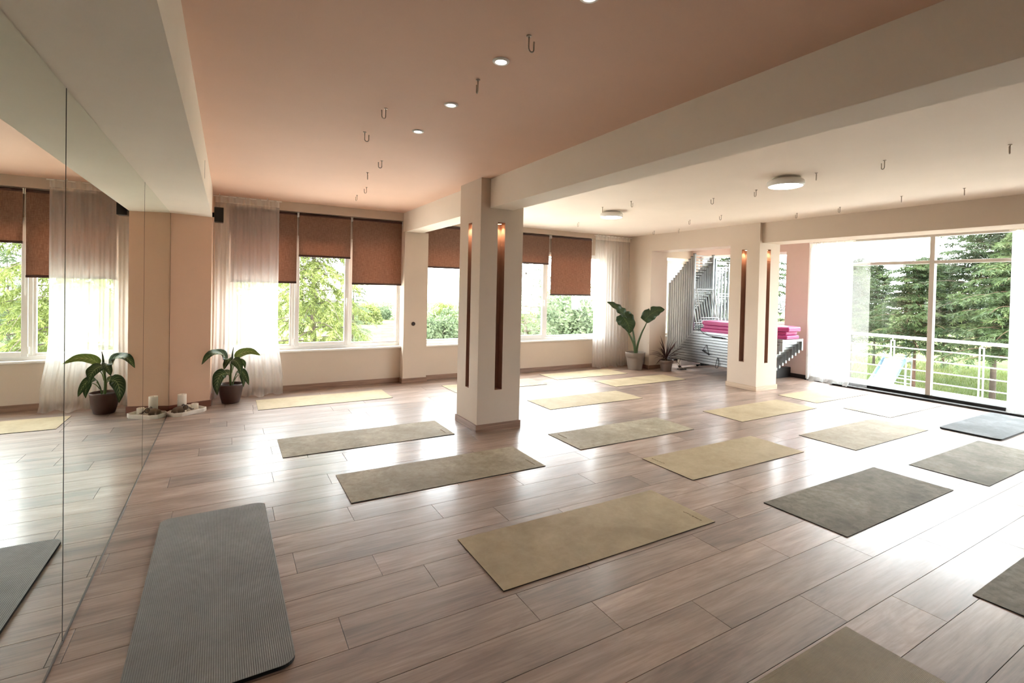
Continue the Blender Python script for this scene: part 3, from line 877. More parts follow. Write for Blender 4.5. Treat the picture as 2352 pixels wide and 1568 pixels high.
# elephant figurine: one continuous carved body
EL = plain('dark_carved_wood', C(112, 92, 74), 0.55, var=0.22, vscale=18, bump=0.2, bscale=60)
def blob(bm, c, r, s=(1, 1, 1), rot=None):
    m = Matrix.Translation(c) @ (rot or Matrix.Identity(4)) @ Matrix.Diagonal((s[0] * r, s[1] * r, s[2] * r, 1))
    bmesh.ops.create_icosphere(bm, subdivisions=3, radius=1.0, matrix=m)
bm = bmesh.new()
blob(bm, (-0.01, 0, 0.062), 0.05, (1.25, 0.85, 0.9))
blob(bm, (-0.05, 0, 0.058), 0.042, (1, 0.9, 0.95))
blob(bm, (0.058, 0, 0.082), 0.032, (1.0, 0.85, 1.0))
for sx, sy in ((-0.055, -0.024), (-0.055, 0.024), (0.028, -0.024), (0.028, 0.024)):
    for q in range(5): blob(bm, (sx, sy, 0.010 + q * 0.010), 0.0155)
for q in range(14):   # trunk, curling up at its end
    a = q / 13
    tx = 0.082 + 0.040 * math.sin(a * 2.6); tz = 0.078 - 0.058 * a + 0.030 * max(0, a - 0.6) * 2
    if a > 0.7: tx = 0.082 + 0.040 * math.sin(0.7 * 2.6) + (a - 0.7) * 0.09
    blob(bm, (tx, 0, tz), 0.0125 - 0.006 * a)
for sy in (-1, 1):
    blob(bm, (0.042, sy * 0.032, 0.086), 0.027, (0.75, 0.22, 1.05), Matrix.Rotation(sy * 0.5, 4, 'Z'))
    for q in range(6): blob(bm, (0.078 + 0.006 * q, sy * 0.014, 0.066 - 0.003 * q + 0.0012 * q * q), 0.0042 - 0.0004 * q)
blob(bm, (-0.095, 0, 0.05), 0.006, (1, 1, 3))
me = bpy.data.meshes.new('body'); bm.to_mesh(me); bm.free(); me.materials.append(EL)
ele = empty('elephant_figurine', on_tray(-0.105, -0.035), 0.62 - 0.25); tag(ele, 'small carved brown elephant figurine with raised trunk on the tray', 'figurine')
eo = put(me, 'body', ele)
rm = eo.modifiers.new('remesh', 'REMESH'); rm.mode = 'VOXEL'; rm.voxel_size = 0.0038; rm.use_smooth_shade = True
for sy in (-1, 1):
    ring = []
    k = MB()
    for i in range(20):
        w = 2 * PI * i / 20
        ring.append((0.044 + 0.0215 * math.cos(w), sy * (0.040 + 0.010 * math.cos(w)), 0.086 + 0.029 * math.sin(w)))
    k.tube(ring, 0.0038, 6, closed=True)
    k.build('ear_rim', plain('black_brown_lacquer', C(44, 34, 28), 0.4), ele, smooth=True)

# ---------------------------------------------------------------- potted plants
def crom(pts, n):
    P = [Vector(p) for p in pts]
    if len(P) == 2: return [P[0].lerp(P[1], i / n) for i in range(n + 1)]
    P = [P[0] * 2 - P[1]] + P + [P[-1] * 2 - P[-2]]
    out = []
    m = len(P) - 3
    for i in range(n + 1):
        t = i / n * m; k = min(int(t), m - 1); t -= k
        a, b, c, d = P[k:k + 4]
        out.append(0.5 * ((2 * b) + (c - a) * t + (2 * a - 5 * b + 4 * c - d) * t * t + (3 * b - a - 3 * c + d) * t ** 3))
    return out
def leaf(parent, name, mat, path, width, prof, nrm=(0, 0, 1), cup=0.25, wave=0.0, nu=18, nv=8, seed=0, thick=0.0):
    """blade along a curved midrib; prof(u) 0..1 half width; uv kept for the vein pattern"""
    mid = crom(path, nu)
    N0 = Vector(nrm).normalized()
    vs = []; uv = []; fs = []
    rr = random.Random(seed); ph = rr.uniform(0, 6)
    for i, p in enumerate(mid):
        t = (mid[min(i + 1, nu)] - mid[max(i - 1, 0)]).normalized()
        s = t.cross(N0)
        s = s.normalized() if s.length > 1e-4 else t.cross(Vector((0.3, 1, 0.2))).normalized()
        nn = s.cross(t).normalized()
        u = i / nu
        w = width * prof(u)
        for j in range(nv + 1):
            c = j / nv * 2 - 1
            lift = cup * w * (c * c) + wave * w * math.sin(u * 22 + ph + (2 if c > 0 else 0)) * abs(c) ** 2
            vs.append(p + s * (c * w) + nn * lift)
            uv.append((u, j / nv))
    for i in range(nu):
        for j in range(nv):
            a = i * (nv + 1) + j
            fs.append((a, a + 1, a + nv + 2, a + nv + 1))
    me = bpy.data.meshes.new(name)
    me.from_pydata([tuple(v) for v in vs], [], fs)
    ul = me.uv_layers.new(name='UVMap')
    for lp in me.loops:
        ul.data[lp.index].uv = uv[lp.vertex_index]
    me.materials.append(mat)
    me.polygons.foreach_set('use_smooth', [True] * len(me.polygons))
    me.update()
    o = put(me, name, parent)
    sd = o.modifiers.new('thickness', 'SOLIDIFY'); sd.thickness = 0.0012
    return o
def leaf_mat(name, dark, lightc, vein, veins=0.0, gloss=0.4, trans=0.3):
    t = NT(name)
    tc = t.n('ShaderNodeTexCoord')
    sp_ = t.n('ShaderNodeSeparateXYZ', i_0=tc.outputs['UV'])
    d = t.n('ShaderNodeMath', operation='SUBTRACT', i_0=sp_.outputs[1], i_1=0.5)
    d = t.n('ShaderNodeMath', operation='ABSOLUTE', i_0=d.outputs[0])
    d2 = t.n('ShaderNodeMath', operation='MULTIPLY', i_0=d.outputs[0], i_1=2.0)
    n = t.noise(t.coord('Object', (1, 1, 1)), 22.0, 4.0)
    col = t.mix(n, dark, lightc)
    if veins:
        q = t.n('ShaderNodeMath', operation='MULTIPLY', i_0=d2.outputs[0], i_1=0.22)
        q = t.n('ShaderNodeMath', operation='SUBTRACT', i_0=sp_.outputs[0], i_1=q.outputs[0])
        q = t.n('ShaderNodeMath', operation='MULTIPLY', i_0=q.outputs[0], i_1=58.0)
        nn = t.n('ShaderNodeMath', operation='MULTIPLY', i_0=n, i_1=3.2)
        q = t.n('ShaderNodeMath', operation='ADD', i_0=q.outputs[0], i_1=nn.outputs[0])
        q = t.n('ShaderNodeMath', operation='SINE', i_0=q.outputs[0])
        st = t.n('ShaderNodeMapRange', i_Value=q.outputs[0], i_1=0.35, i_2=0.95, i_3=0.0, i_4=1.0)
        fade = t.n('ShaderNodeMapRange', i_Value=d2.outputs[0], i_1=0.25, i_2=0.85, i_3=1.0, i_4=0.0)
        k_ = t.n('ShaderNodeMath', operation='MULTIPLY', i_0=st.outputs[0], i_1=fade.outputs[0])
        k_ = t.n('ShaderNodeMath', operation='MULTIPLY', i_0=k_.outputs[0], i_1=veins)
        col = t.mix(k_.outputs[0], col, vein)
    mr = t.n('ShaderNodeMapRange', i_Value=d2.outputs[0], i_1=0.02, i_2=0.09, i_3=0.7, i_4=0.0)
    col = t.mix(mr.outputs[0], col, vein)
    b = t.bsdf(col, gloss, 0.0, 0.5)
    tl = t.n('ShaderNodeBsdfTranslucent', i_Color=col)
    ms_ = t.n('ShaderNodeMixShader', i_0=trans, i_1=b, i_2=tl.outputs[0])
    t.surf(ms_.outputs[0])
    return t.m
DIEF = leaf_mat('variegated_leaf', C(38, 64, 36), C(66, 94, 50), C(160, 176, 116), 0.6)
DIEF_L = leaf_mat('light_green_variegated_leaf', C(98, 128, 60), C(136, 160, 86), C(196, 206, 132), 0.55)  # lighter green tones than the main leaf material
ALOC = leaf_mat('broad_dark_leaf', C(40, 62, 36), C(54, 78, 44), C(92, 112, 66), 0.35, gloss=0.35)
DRAC = leaf_mat('dark_red_strap_leaf', C(58, 34, 36), C(82, 46, 46), C(96, 54, 52), 0.0)
STALK = plain('green_stalk', C(86, 108, 62), 0.5, var=0.12, vscale=20)
STALK_D = plain('dark_green_stalk', C(62, 82, 44), 0.5, var=0.12, vscale=20)
# local axes of a plant: a = picture right, c = towards the camera side
RV = Vector((math.cos(YAW), -math.sin(YAW), 0)); TV = Vector((-math.sin(YAW), -math.cos(YAW), 0))
def L3(a, c, z): return tuple(RV * a + TV * c + Vector((0, 0, z)))
ell = lambda u: max(0.0, math.sin(PI * min(1, u ** 0.8))) ** 0.75
lance = lambda u: (math.sin(PI * u ** 0.62)) ** 0.85 if 0 < u < 1 else 0.0
def heart(u):
    return 0.0 if u >= 1 else (0.62 + 1.9 * u if u < 0.2 else 1.0 * (1 - ((u - 0.2) / 0.8) ** 2.0) ** 0.75)

def pot(parent, prof, mat, soil_z, soil_r, n=40):
    k = MB(); k.lathe(prof, n, cap0=True, cap1=False); k.build('pot', mat, parent, smooth=True)
    k = MB(); k.lathe([(soil_r, soil_z - 0.01), (soil_r * 0.98, soil_z), (soil_r * 0.5, soil_z + 0.006), (0.001, soil_z + 0.008)], 28, cap0=False, cap1=False); k.build('soil', SOIL, parent, smooth=True)

# --- variegated plant beside the pier
p1 = empty('potted_plant', (0.045, 8.17, 0.0)); tag(p1, 'leafy variegated house plant in a dark brown pot beside the peach pier', 'plant')
POTB = plain('dark_brown_pot', C(74, 52, 44), 0.45, var=0.06)
pot(p1, [(0.100, 0.0), (0.112, 0.01), (0.128, 0.07), (0.145, 0.16), (0.156, 0.245), (0.158, 0.27), (0.150, 0.27), (0.146, 0.22)], POTB, 0.235, 0.147)
k = MB(); k.tube(crom([L3(0.0, 0, 0.22), L3(-0.005, 0.01, 0.38), L3(0.005, 0.0, 0.52), L3(0.015, 0, 0.66)], 10), [0.017, 0.017, 0.016, 0.016, 0.0155, 0.015, 0.0145, 0.014, 0.013, 0.012, 0.010], 10); k.build('stem', STALK, p1, smooth=True)
k = MB(); k.tube(crom([L3(0.03, 0.01, 0.22), L3(0.05, 0.01, 0.34), L3(0.09, 0.02, 0.42)], 6), [0.007] * 7, 8); k.build('stem', STALK, p1, smooth=True)
def dl_(path, w, mat=DIEF, n=(0, 0, 1), cup=0.22, prof=lance, seed=0, stalk=None):
    leaf(p1, 'leaf', mat, [L3(*q) for q in path], w, prof, n, cup, 0.03, 18, 8, seed)
    if stalk:
        k = MB(); k.tube(crom([L3(*q) for q in stalk], 8), 0.0055, 8); k.build('leaf_stalk', STALK, p1, smooth=True)
UPN = tuple(TV * 0.75 + Vector((0, 0, 0.75)))
dl_([(-0.02, 0.05, 0.63), (-0.07, 0.17, 0.725), (-0.12, 0.31, 0.715), (-0.155, 0.42, 0.60)], 0.085, n=UPN, seed=1, stalk=[(0.0, 0, 0.45), (-0.01, 0.02, 0.57), (-0.035, 0.06, 0.645)])
dl_([(0.055, 0.0, 0.625), (0.13, -0.01, 0.70), (0.28, 0.0, 0.735), (0.43, 0.02, 0.685)], 0.068, DIEF_L, n=tuple(TV * 0.95 + Vector((0, 0, 0.6))), seed=2, stalk=[(0.005, 0, 0.46), (0.025, 0, 0.55), (0.06, 0, 0.63)])
dl_([(0.02, 0.0, 0.60), (0.022, 0.0, 0.70), (0.035, 0.0, 0.80)], 0.012, n=tuple(TV), cup=0.8, seed=3)
dl_([(0.03, 0.03, 0.615), (0.11, 0.07, 0.60), (0.18, 0.10, 0.53), (0.205, 0.12, 0.42)], 0.065, n=UPN, seed=4, stalk=[(0.008, 0.01, 0.47), (0.02, 0.02, 0.56), (0.045, 0.035, 0.612)])
dl_([(0.0, 0.06, 0.64), (0.03, 0.12, 0.63), (0.02, 0.17, 0.56), (0.01, 0.19, 0.50)], 0.052, n=UPN, seed=5)
dl_([(0.04, -0.03, 0.55), (0.09, -0.06, 0.585), (0.14, -0.08, 0.55), (0.15, -0.09, 0.47)], 0.040, n=UPN, seed=6, stalk=[(0.01, 0, 0.42), (0.02, -0.02, 0.50), (0.05, -0.035, 0.555)])
dl_([(0.10, 0.02, 0.46), (0.19, 0.05, 0.45), (0.26, 0.07, 0.36), (0.30, 0.08, 0.27)], 0.048, n=UPN, seed=7, stalk=[(0.055, 0.01, 0.34), (0.08, 0.015, 0.42), (0.115, 0.025, 0.462)])
dl_([(0.16, 0.04, 0.42), (0.205, 0.06, 0.37), (0.225, 0.08, 0.31), (0.225, 0.085, 0.24)], 0.036, n=UPN, seed=8, stalk=[(0.055, 0.01, 0.32), (0.11, 0.03, 0.39), (0.165, 0.045, 0.42)])
dl_([(-0.025, 0.08, 0.43), (-0.07, 0.14, 0.41), (-0.095, 0.17, 0.29), (-0.085, 0.18, 0.135)], 0.085, n=tuple(TV * 1.0 + Vector((0, 0, 0.25))), seed=9, stalk=[(-0.005, 0.01, 0.33), (-0.01, 0.04, 0.40), (-0.03, 0.085, 0.432)])
dl_([(-0.04, -0.03, 0.40), (-0.11, -0.05, 0.41), (-0.17, -0.05, 0.35), (-0.18, -0.05, 0.26)], 0.055, n=UPN, seed=10, stalk=[(-0.005, 0, 0.31), (-0.02, -0.015, 0.37), (-0.045, -0.032, 0.402)])

# --- tall broad leaved plant in the far corner
p2 = empty('potted_plant', (7.735, 8.10, 0.0)); tag(p2, 'tall potted plant with three broad wavy leaves in a taupe pot', 'plant')
POTT = plain('taupe_plastic_pot', C(132, 120, 110), 0.6, var=0.04)
pot(p2, [(0.145, 0.0), (0.150, 0.008), (0.168, 0.12), (0.190, 0.262), (0.194, 0.268), (0.206, 0.272), (0.216, 0.372), (0.218, 0.38), (0.204, 0.38), (0.198, 0.31)], POTT, 0.335, 0.198)
for pts_, r0 in (([(0.0, 0.01, 0.31), (-0.03, 0.02, 0.52), (-0.11, 0.03, 0.70), (-0.20, 0.04, 0.86), (-0.235, 0.03, 0.98)], 0.030),
                 ([(0.005, -0.02, 0.31), (-0.01, -0.02, 0.55), (-0.06, -0.03, 0.85), (-0.13, -0.03, 1.05), (-0.19, -0.02, 1.17)], 0.026),
                 ([(0.02, 0.0, 0.31), (0.05, 0.0, 0.55), (0.13, 0.0, 0.80), (0.20, 0.0, 0.95), (0.245, 0.0, 1.055)], 0.028)):
    c_ = crom([L3(*q) for q in pts_], 14)
    k = MB(); k.tube(c_, [r0 * (1 - 0.72 * (i / 14)) for i in range(15)], 10); k.build('leaf_stalk', STALK_D, p2, smooth=True)
def al(path, w, n, seed, cup=0.15):
    leaf(p2, 'leaf', ALOC, [L3(*q) for q in path], w, heart, n, cup, 0.16, 30, 10, seed)
al([(-0.20, 0.01, 1.165), (-0.34, 0.03, 1.27), (-0.48, 0.05, 1.38), (-0.66, 0.06, 1.47)], 0.115, tuple(TV * 0.8 + RV * 0.3 + Vector((0, 0, 0.55))), 1)
al([(-0.33, 0.0, 1.20), (-0.26, 0.06, 1.10), (-0.19, 0.12, 0.97), (-0.165, 0.15, 0.80)], 0.205, tuple(TV * 0.95 + Vector((0, 0, 0.35))), 2, 0.1)
al([(0.17, 0.02, 1.07), (0.30, 0.0, 1.20), (0.46, 0.0, 1.30), (0.62, 0.01, 1.33)], 0.150, tuple(TV * 0.75 - RV * 0.25 + Vector((0, 0, 0.42))), 3)

# --- dark red strap leaved plant by the alcove opening
p3 = empty('potted_plant', (8.27, 7.70, 0.0)); tag(p3, 'low dark red strap leaved plant in a small taupe pot at the alcove opening', 'plant')
POTS = plain('dull_taupe_pot', C(112, 98, 90), 0.6, var=0.05)
pot(p3, [(0.105, 0.0), (0.110, 0.008), (0.128, 0.15), (0.132, 0.165), (0.145, 0.168), (0.152, 0.222), (0.152, 0.228), (0.140, 0.228), (0.135, 0.18)], POTS, 0.195, 0.136)
k = MB(); k.tube([(0, 0, 0.18), (0, 0, 0.24), (0.005, 0, 0.30)], [0.022, 0.020, 0.016], 10); k.build('stem', plain('brown_cane', C(88, 66, 50), 0.7, var=0.2, vscale=30), p3, smooth=True)
rr = random.Random(4)
for i in range(38):
    w = i * 2.39996 + rr.uniform(-0.2, 0.2)
    el_ = rr.uniform(0.25, 1.35) if i > 8 else rr.uniform(-0.05, 0.35)
    Lf = rr.uniform(0.40, 0.60)
    dx, dy = math.cos(w), math.sin(w)
    if dy > 0.3: Lf = min(Lf, 0.25 / (dy * max(0.2, math.cos(el_))))
    p0_ = (0, 0, 0.24 + 0.05 * rr.random())
    m1_ = (dx * Lf * 0.5 * math.cos(el_), dy * Lf * 0.5 * math.cos(el_), 0.27 + Lf * 0.5 * math.sin(el_))
    m2_ = (dx * Lf * math.cos(el_) * 0.98, dy * Lf * math.cos(el_) * 0.98, 0.27 + Lf * math.sin(el_) - 0.10 * math.cos(el_) * rr.uniform(0.4, 1.2))
    leaf(p3, 'leaf', DRAC, [p0_, m1_, m2_], rr.uniform(0.011, 0.017), lambda u: (0.5 + 0.5 * math.sin(PI * min(1, u * 1.1))) * (1 - u ** 4), (-dy * 0.1, dx * 0.1, 1), 0.5, 0, 10, 2, i)

# ---------------------------------------------------------------- stacked tower reformers in the alcove
def rmesh(*boxes, mat=None, name='x'):
    k = MB()
    for b in boxes: k.box(*b)
    return k.mesh(name, mat or ALU)
RW, RL, RH = 0.66, 2.06, 0.053
M_RAIL = rmesh((0, 0.038, -RL, 0.0, 0.0, RH), name='side_rail')
M_LIP = rmesh((-0.0015, 0.0, -RL, 0.0, 0.0, 0.008), mat=BLACK, name='rail_groove')
M_POST = rmesh((0, 0.042, 0.0, 0.052, -0.18, 1.74), name='tower_post')
M_CAP = rmesh((-0.002, 0.044, -0.002, 0.054, 1.74, 1.752), mat=BLACK, name='post_cap')
k = MB(); k.tube([(0.02, 0.026, 0), (RW - 0.02, 0.026, 0)], 0.012, 8); M_RUNG = k.mesh('rung', ALU, False)
M_PLATE = rmesh((0, 0.042, -0.03, 0.022, -0.17, 0.0), name='foot_plate')
M_END = rmesh((0.038, RW - 0.038, -RL, -RL + 0.03, 0.005, RH - 0.005), name='end_bar')
k = MB()
pb = [(0.05, -0.03, 0.97), (0.05, -0.16, 0.34), (RW - 0.05, -0.16, 0.34), (RW - 0.05, -0.03, 0.97)]
k.tube(pb, 0.013, 8, closed=True)
M_PUSH = k.mesh('push_bar', ALU, False)
def reformer(x, y, z, label, group, push=True):
    e = empty('tower_reformer', (x, y, z)); tag(e, label, 'reformer', group)
    put(M_RAIL, 'side_rail', e); put(M_RAIL, 'side_rail', e, (RW - 0.038, 0, 0))
    put(M_LIP, 'rail_groove', e)
    put(M_POST, 'tower_post', e); put(M_POST, 'tower_post', e, (RW - 0.042, 0, 0))
    put(M_CAP, 'post_cap', e); put(M_CAP, 'post_cap', e, (RW - 0.042, 0, 0))
    for zz in (1.71, 1.58, 0.22): put(M_RUNG, 'rung', e, (0, 0, zz))
    put(M_PLATE, 'foot_plate', e, (0, -RL + 0.03, 0)); put(M_PLATE, 'foot_plate', e, (RW - 0.042, -RL + 0.03, 0))
    put(M_END, 'end_bar', e)
    if push: put(M_PUSH, 'push_bar', e)
    return e
NU = 12
names = ['lowest'] + [ORD[i] + ' from the bottom' for i in range(1, NU - 1)] + ['topmost']
for i in range(NU):
    reformer(8.86, 8.19 - 0.0625 * i, 0.185 + 0.058 * i, 'aluminium tower reformer, %s of the front stack in the alcove' % names[i], 'reformers of the front stack')
NB = 10
names = ['lowest'] + [ORD[i] + ' from the bottom' for i in range(1, NB - 1)] + ['topmost']
for i in range(NB):
    rf_ = reformer(9.545, 8.30 - 0.09 * i, 0.185 + 0.058 * i + 0.02, 'aluminium tower reformer, %s of the stack nearer the outer wall' % names[i], 'reformers of the rear stack', push=True)
    rf_.scale = (0.93, 0.78, 1.0)
# wheels and blocks that carry the two stacks
for lb, (x, y) in {'small white wheeled block under the front reformer stack near the red plant': (8.875, 7.86), 'small white wheeled block under the front reformer stack at its foot end': (8.875, 6.1)}.items():
    e = empty('transport_block', (x, y, 0)); tag(e, lb, 'wheel block')
    k = MB(); k.box(-0.02, 0.63, -0.05, 0.05, 0.05, 0.184); k.build('block', WHITE, e, bevel=0.006)
    for xx in (0.0, 0.6):
        k = MB(); k.tube([(xx - 0.015, 0, 0.032), (xx + 0.015, 0, 0.032)], 0.031, 16); k.build('wheel', RUBBER, e)
e = empty('transport_block', (9.56, 7.0, 0)); tag(e, 'support block under the rear reformer stack, blackened to imitate shadow', 'wheel block')
for yy in (-0.9, 0.9):
    k = MB(); k.box(0.02, 0.6, yy - 0.05, yy + 0.05, 0.0, 0.204); k.build('block', BLACK, e, bevel=0.006)  # coloured black to imitate the shadow under the rear stack
# magenta pads
PINK = plain('magenta_vinyl', C(180, 64, 126), 0.42, var=0.06, vscale=5.0, bump=0.05, bscale=300)
PINKS = plain('magenta_piping', C(150, 40, 96), 0.5)
ZP = 0.185 + 0.058 * (NU - 1) + RH
for i, (ya, yb, xa, xb, th, lb) in enumerate(((5.43, 7.32, 8.83, 9.50, 0.075, 'lowest magenta pad on the reformer stack'), (5.46, 7.28, 8.85, 9.48, 0.07, 'middle magenta pad on the reformer stack'), (5.40, 7.30, 8.84, 9.50, 0.085, 'topmost magenta pad on the reformer stack'))):
    e = empty('padded_mat', ((xa + xb) / 2, (ya + yb) / 2, ZP + sum((0.076, 0.071, 0.086)[:i]))); tag(e, lb, 'pad', 'magenta pads on the reformers')
    w, l = (xb - xa) / 2, (yb - ya) / 2
    o8 = [(-w + 0.14, -l), (w - 0.14, -l), (w, -l + 0.20), (w, l - 0.08), (w - 0.06, l), (-w + 0.06, l), (-w, l - 0.08), (-w, -l + 0.20)]
    k = MB(); k.prism(o8, 0.0, th); k.build('cushion', PINK, e, smooth=False, bevel=0.022, seg=4)
    k = MB(); k.tube([(x * 1.002, y * 1.001, th * 0.5) for x, y in o8], 0.004, 6, closed=True); k.build('piping', PINKS, e)
# straps and cord
def strap(name, pts, r, lb, cat, closed=False, grip=None):
    e = empty(name, pts[0]); tag(e, lb, cat)
    o = Vector(pts[0])
    k = MB(); k.tube([tuple(Vector(p) - o) for p in (crom(pts, 24) if not closed else pts)], r, 6, closed=closed); k.build('webbing', RUBBER, e)
    if grip:
        k = MB(); k.tube([tuple(Vector(p) - o) for p in grip], r * 2.0, 8); k.build('grip', BLACK, e)
    return e
strap('exercise_strap', [(8.845, 7.12, 0.60), (8.83, 7.20, 0.47), (8.825, 7.03, 0.40)], 0.007, 'black triangular strap handle hanging on the stacked rails', 'strap', True, [(8.83, 7.21, 0.472), (8.825, 7.03, 0.398)])
strap('hanging_strap', [(8.848, 6.84, 0.36), (8.835, 6.86, 0.24), (8.83, 6.87, 0.16), (8.83, 6.81, 0.16), (8.84, 6.80, 0.26), (8.848, 6.82, 0.36)], 0.007, 'black strap loop hanging at the bottom rail of the stack', 'strap', False)
strap('pull_cord', [(8.83, 7.28, 0.90), (8.80, 7.15, 0.84), (8.80, 7.0, 0.80), (8.81, 6.86, 0.79)], 0.007, 'black pull cord with a grip below the magenta pads', 'cord', False, [(8.80, 6.95, 0.795), (8.80, 6.70, 0.785)])
strap('loose_cord', [(8.84, 7.80, 0.22), (8.76, 7.78, 0.10), (8.72, 7.62, 0.012), (8.70, 7.66, 0.012), (8.66, 7.72, 0.012), (8.60, 7.68, 0.012), (8.62, 7.60, 0.012), (8.70, 7.58, 0.012)], 0.005, 'black cord trailing onto the floor beside the red plant', 'cord', False, [(8.63, 7.63, 0.02), (8.74, 7.56, 0.02)])

# ---------------------------------------------------------------- outdoors
ZG = -1.6
def ground_mat():
    t = NT('meadow_grass')
    v = t.coord('Object', (1, 1, 1))
    n1 = t.noise(v, 0.25, 6.0, 0.6); n2 = t.noise(v, 6.0, 6.0, 0.7)
    c1 = t.ramp(n1, [(0.32, C(54, 70, 32)), (0.5, C(76, 90, 46)), (0.68, C(112, 108, 72))])
    col = t.mix(0.5, c1, t.ramp(n2, [(0.3, C(120, 128, 90)), (0.7, C(255, 255, 255))]), 'MULTIPLY')
    t.surf(t.bsdf(col, 0.95, 0, 0.1, t.bump(n2, 0.8, 0.08)))
    return t.m
GRASS = ground_mat()
def terrain(x, y):
    z = ZG + 0.25 * mnoise.noise(Vector((x * 0.07, y * 0.07, 0)))
    d = max(0, y - 30)
    z -= 0.035 * min(d, 90) 
    return z
k = MB()
def gf(u, v):
    x = -60 + 200 * u ** 1.0; y = -40 + 240 * v
    if 10.6 > x > -1.4 and -3.5 < y < 9.3: return (x, y, ZG - 1.5)
    return (x, y, terrain(x, y))
k.grid(gf, 100, 110)
gr = k.build('ground', GRASS, smooth=True); struct(gr, 'sunny meadow outside the windows')
reflector = MB(); reflector.box(-14, 17.0, 9.0, 24.0, ZG - 0.3, ZG + 0.32); reflector.box(10.7, 17.0, -8, 9.0, ZG - 0.3, ZG + 0.32)  # pale slab added out of view to bounce daylight up onto the ceilings
struct(reflector.build('bounce_slab', plain('pale_bounce_slab', C(206, 200, 190), 0.85, var=0.06, vscale=0.6)), 'unseen pale yard around the building')
# far hills, distance haze put into their pale colours
def hill_mat():
    t = NT('hazed_hillside')
    n = t.noise(t.coord('Object'), 0.06, 8.0, 0.7)
    t.surf(t.bsdf(t.ramp(n, [(0.35, C(132, 152, 118)), (0.6, C(186, 192, 160)), (0.75, C(214, 208, 186))]), 0.95, 0, 0.1))
    return t.m
HILL = hill_mat()
k = MB()
def hf(u, v):
    x = -120 + 420 * u; y = 190 + 130 * v
    return (x, y, -8 + (15 * math.sin(PI * min(1, v * 1.2)) + 3) * (0.75 + 0.5 * mnoise.noise(Vector((x * 0.012, y * 0.01, 3)))))
k.grid(hf, 80, 16)
struct(k.build('hill', HILL, smooth=True), 'hills on the horizon with distance haze in their colour')

def foliage_mat(name, c0, c1, c2, trans=0.35):
    t = NT(name)
    v = t.coord('Object')
    n = t.noise(v, 0.9, 4.0, 0.6); n2 = t.noise(v, 14.0, 3.0)
    col = t.ramp(n, [(0.3, c0), (0.52, c1), (0.74, c2)])
    col = t.mix(0.4, col, t.ramp(n2, [(0.3, C(150, 150, 140)), (0.7, C(255, 255, 255))]), 'MULTIPLY')
    b = t.bsdf(col, 0.6, 0, 0.25)
    tl = t.n('ShaderNodeBsdfTranslucent', i_Color=col)
    m_ = t.n('ShaderNodeMixShader', i_0=trans, i_1=b, i_2=tl.outputs[0])
    t.surf(m_.outputs[0])
    return t.m
FIR_D = foliage_mat('dark_conifer_needles', C(26, 38, 24), C(46, 62, 36), C(76, 92, 54))
FIR_M = foliage_mat('lighter_conifer_needles', C(34, 48, 28), C(56, 72, 40), C(86, 100, 58))  # needle tones slightly lighter than the dark ones
FIR_Y = foliage_mat('yellow_green_needles', C(70, 82, 38), C(98, 108, 54), C(130, 138, 80))
FIR_G = foliage_mat('grey_green_foliage', C(66, 80, 58), C(90, 104, 76), C(116, 128, 98))
BARK = plain('tree_bark', C(66, 56, 48), 0.9, var=0.3, vscale=7, bump=0.8, bscale=14)
BARKR = plain('reddish_pine_bark', C(78, 54, 42), 0.9, var=0.3, vscale=7, bump=0.8, bscale=14)

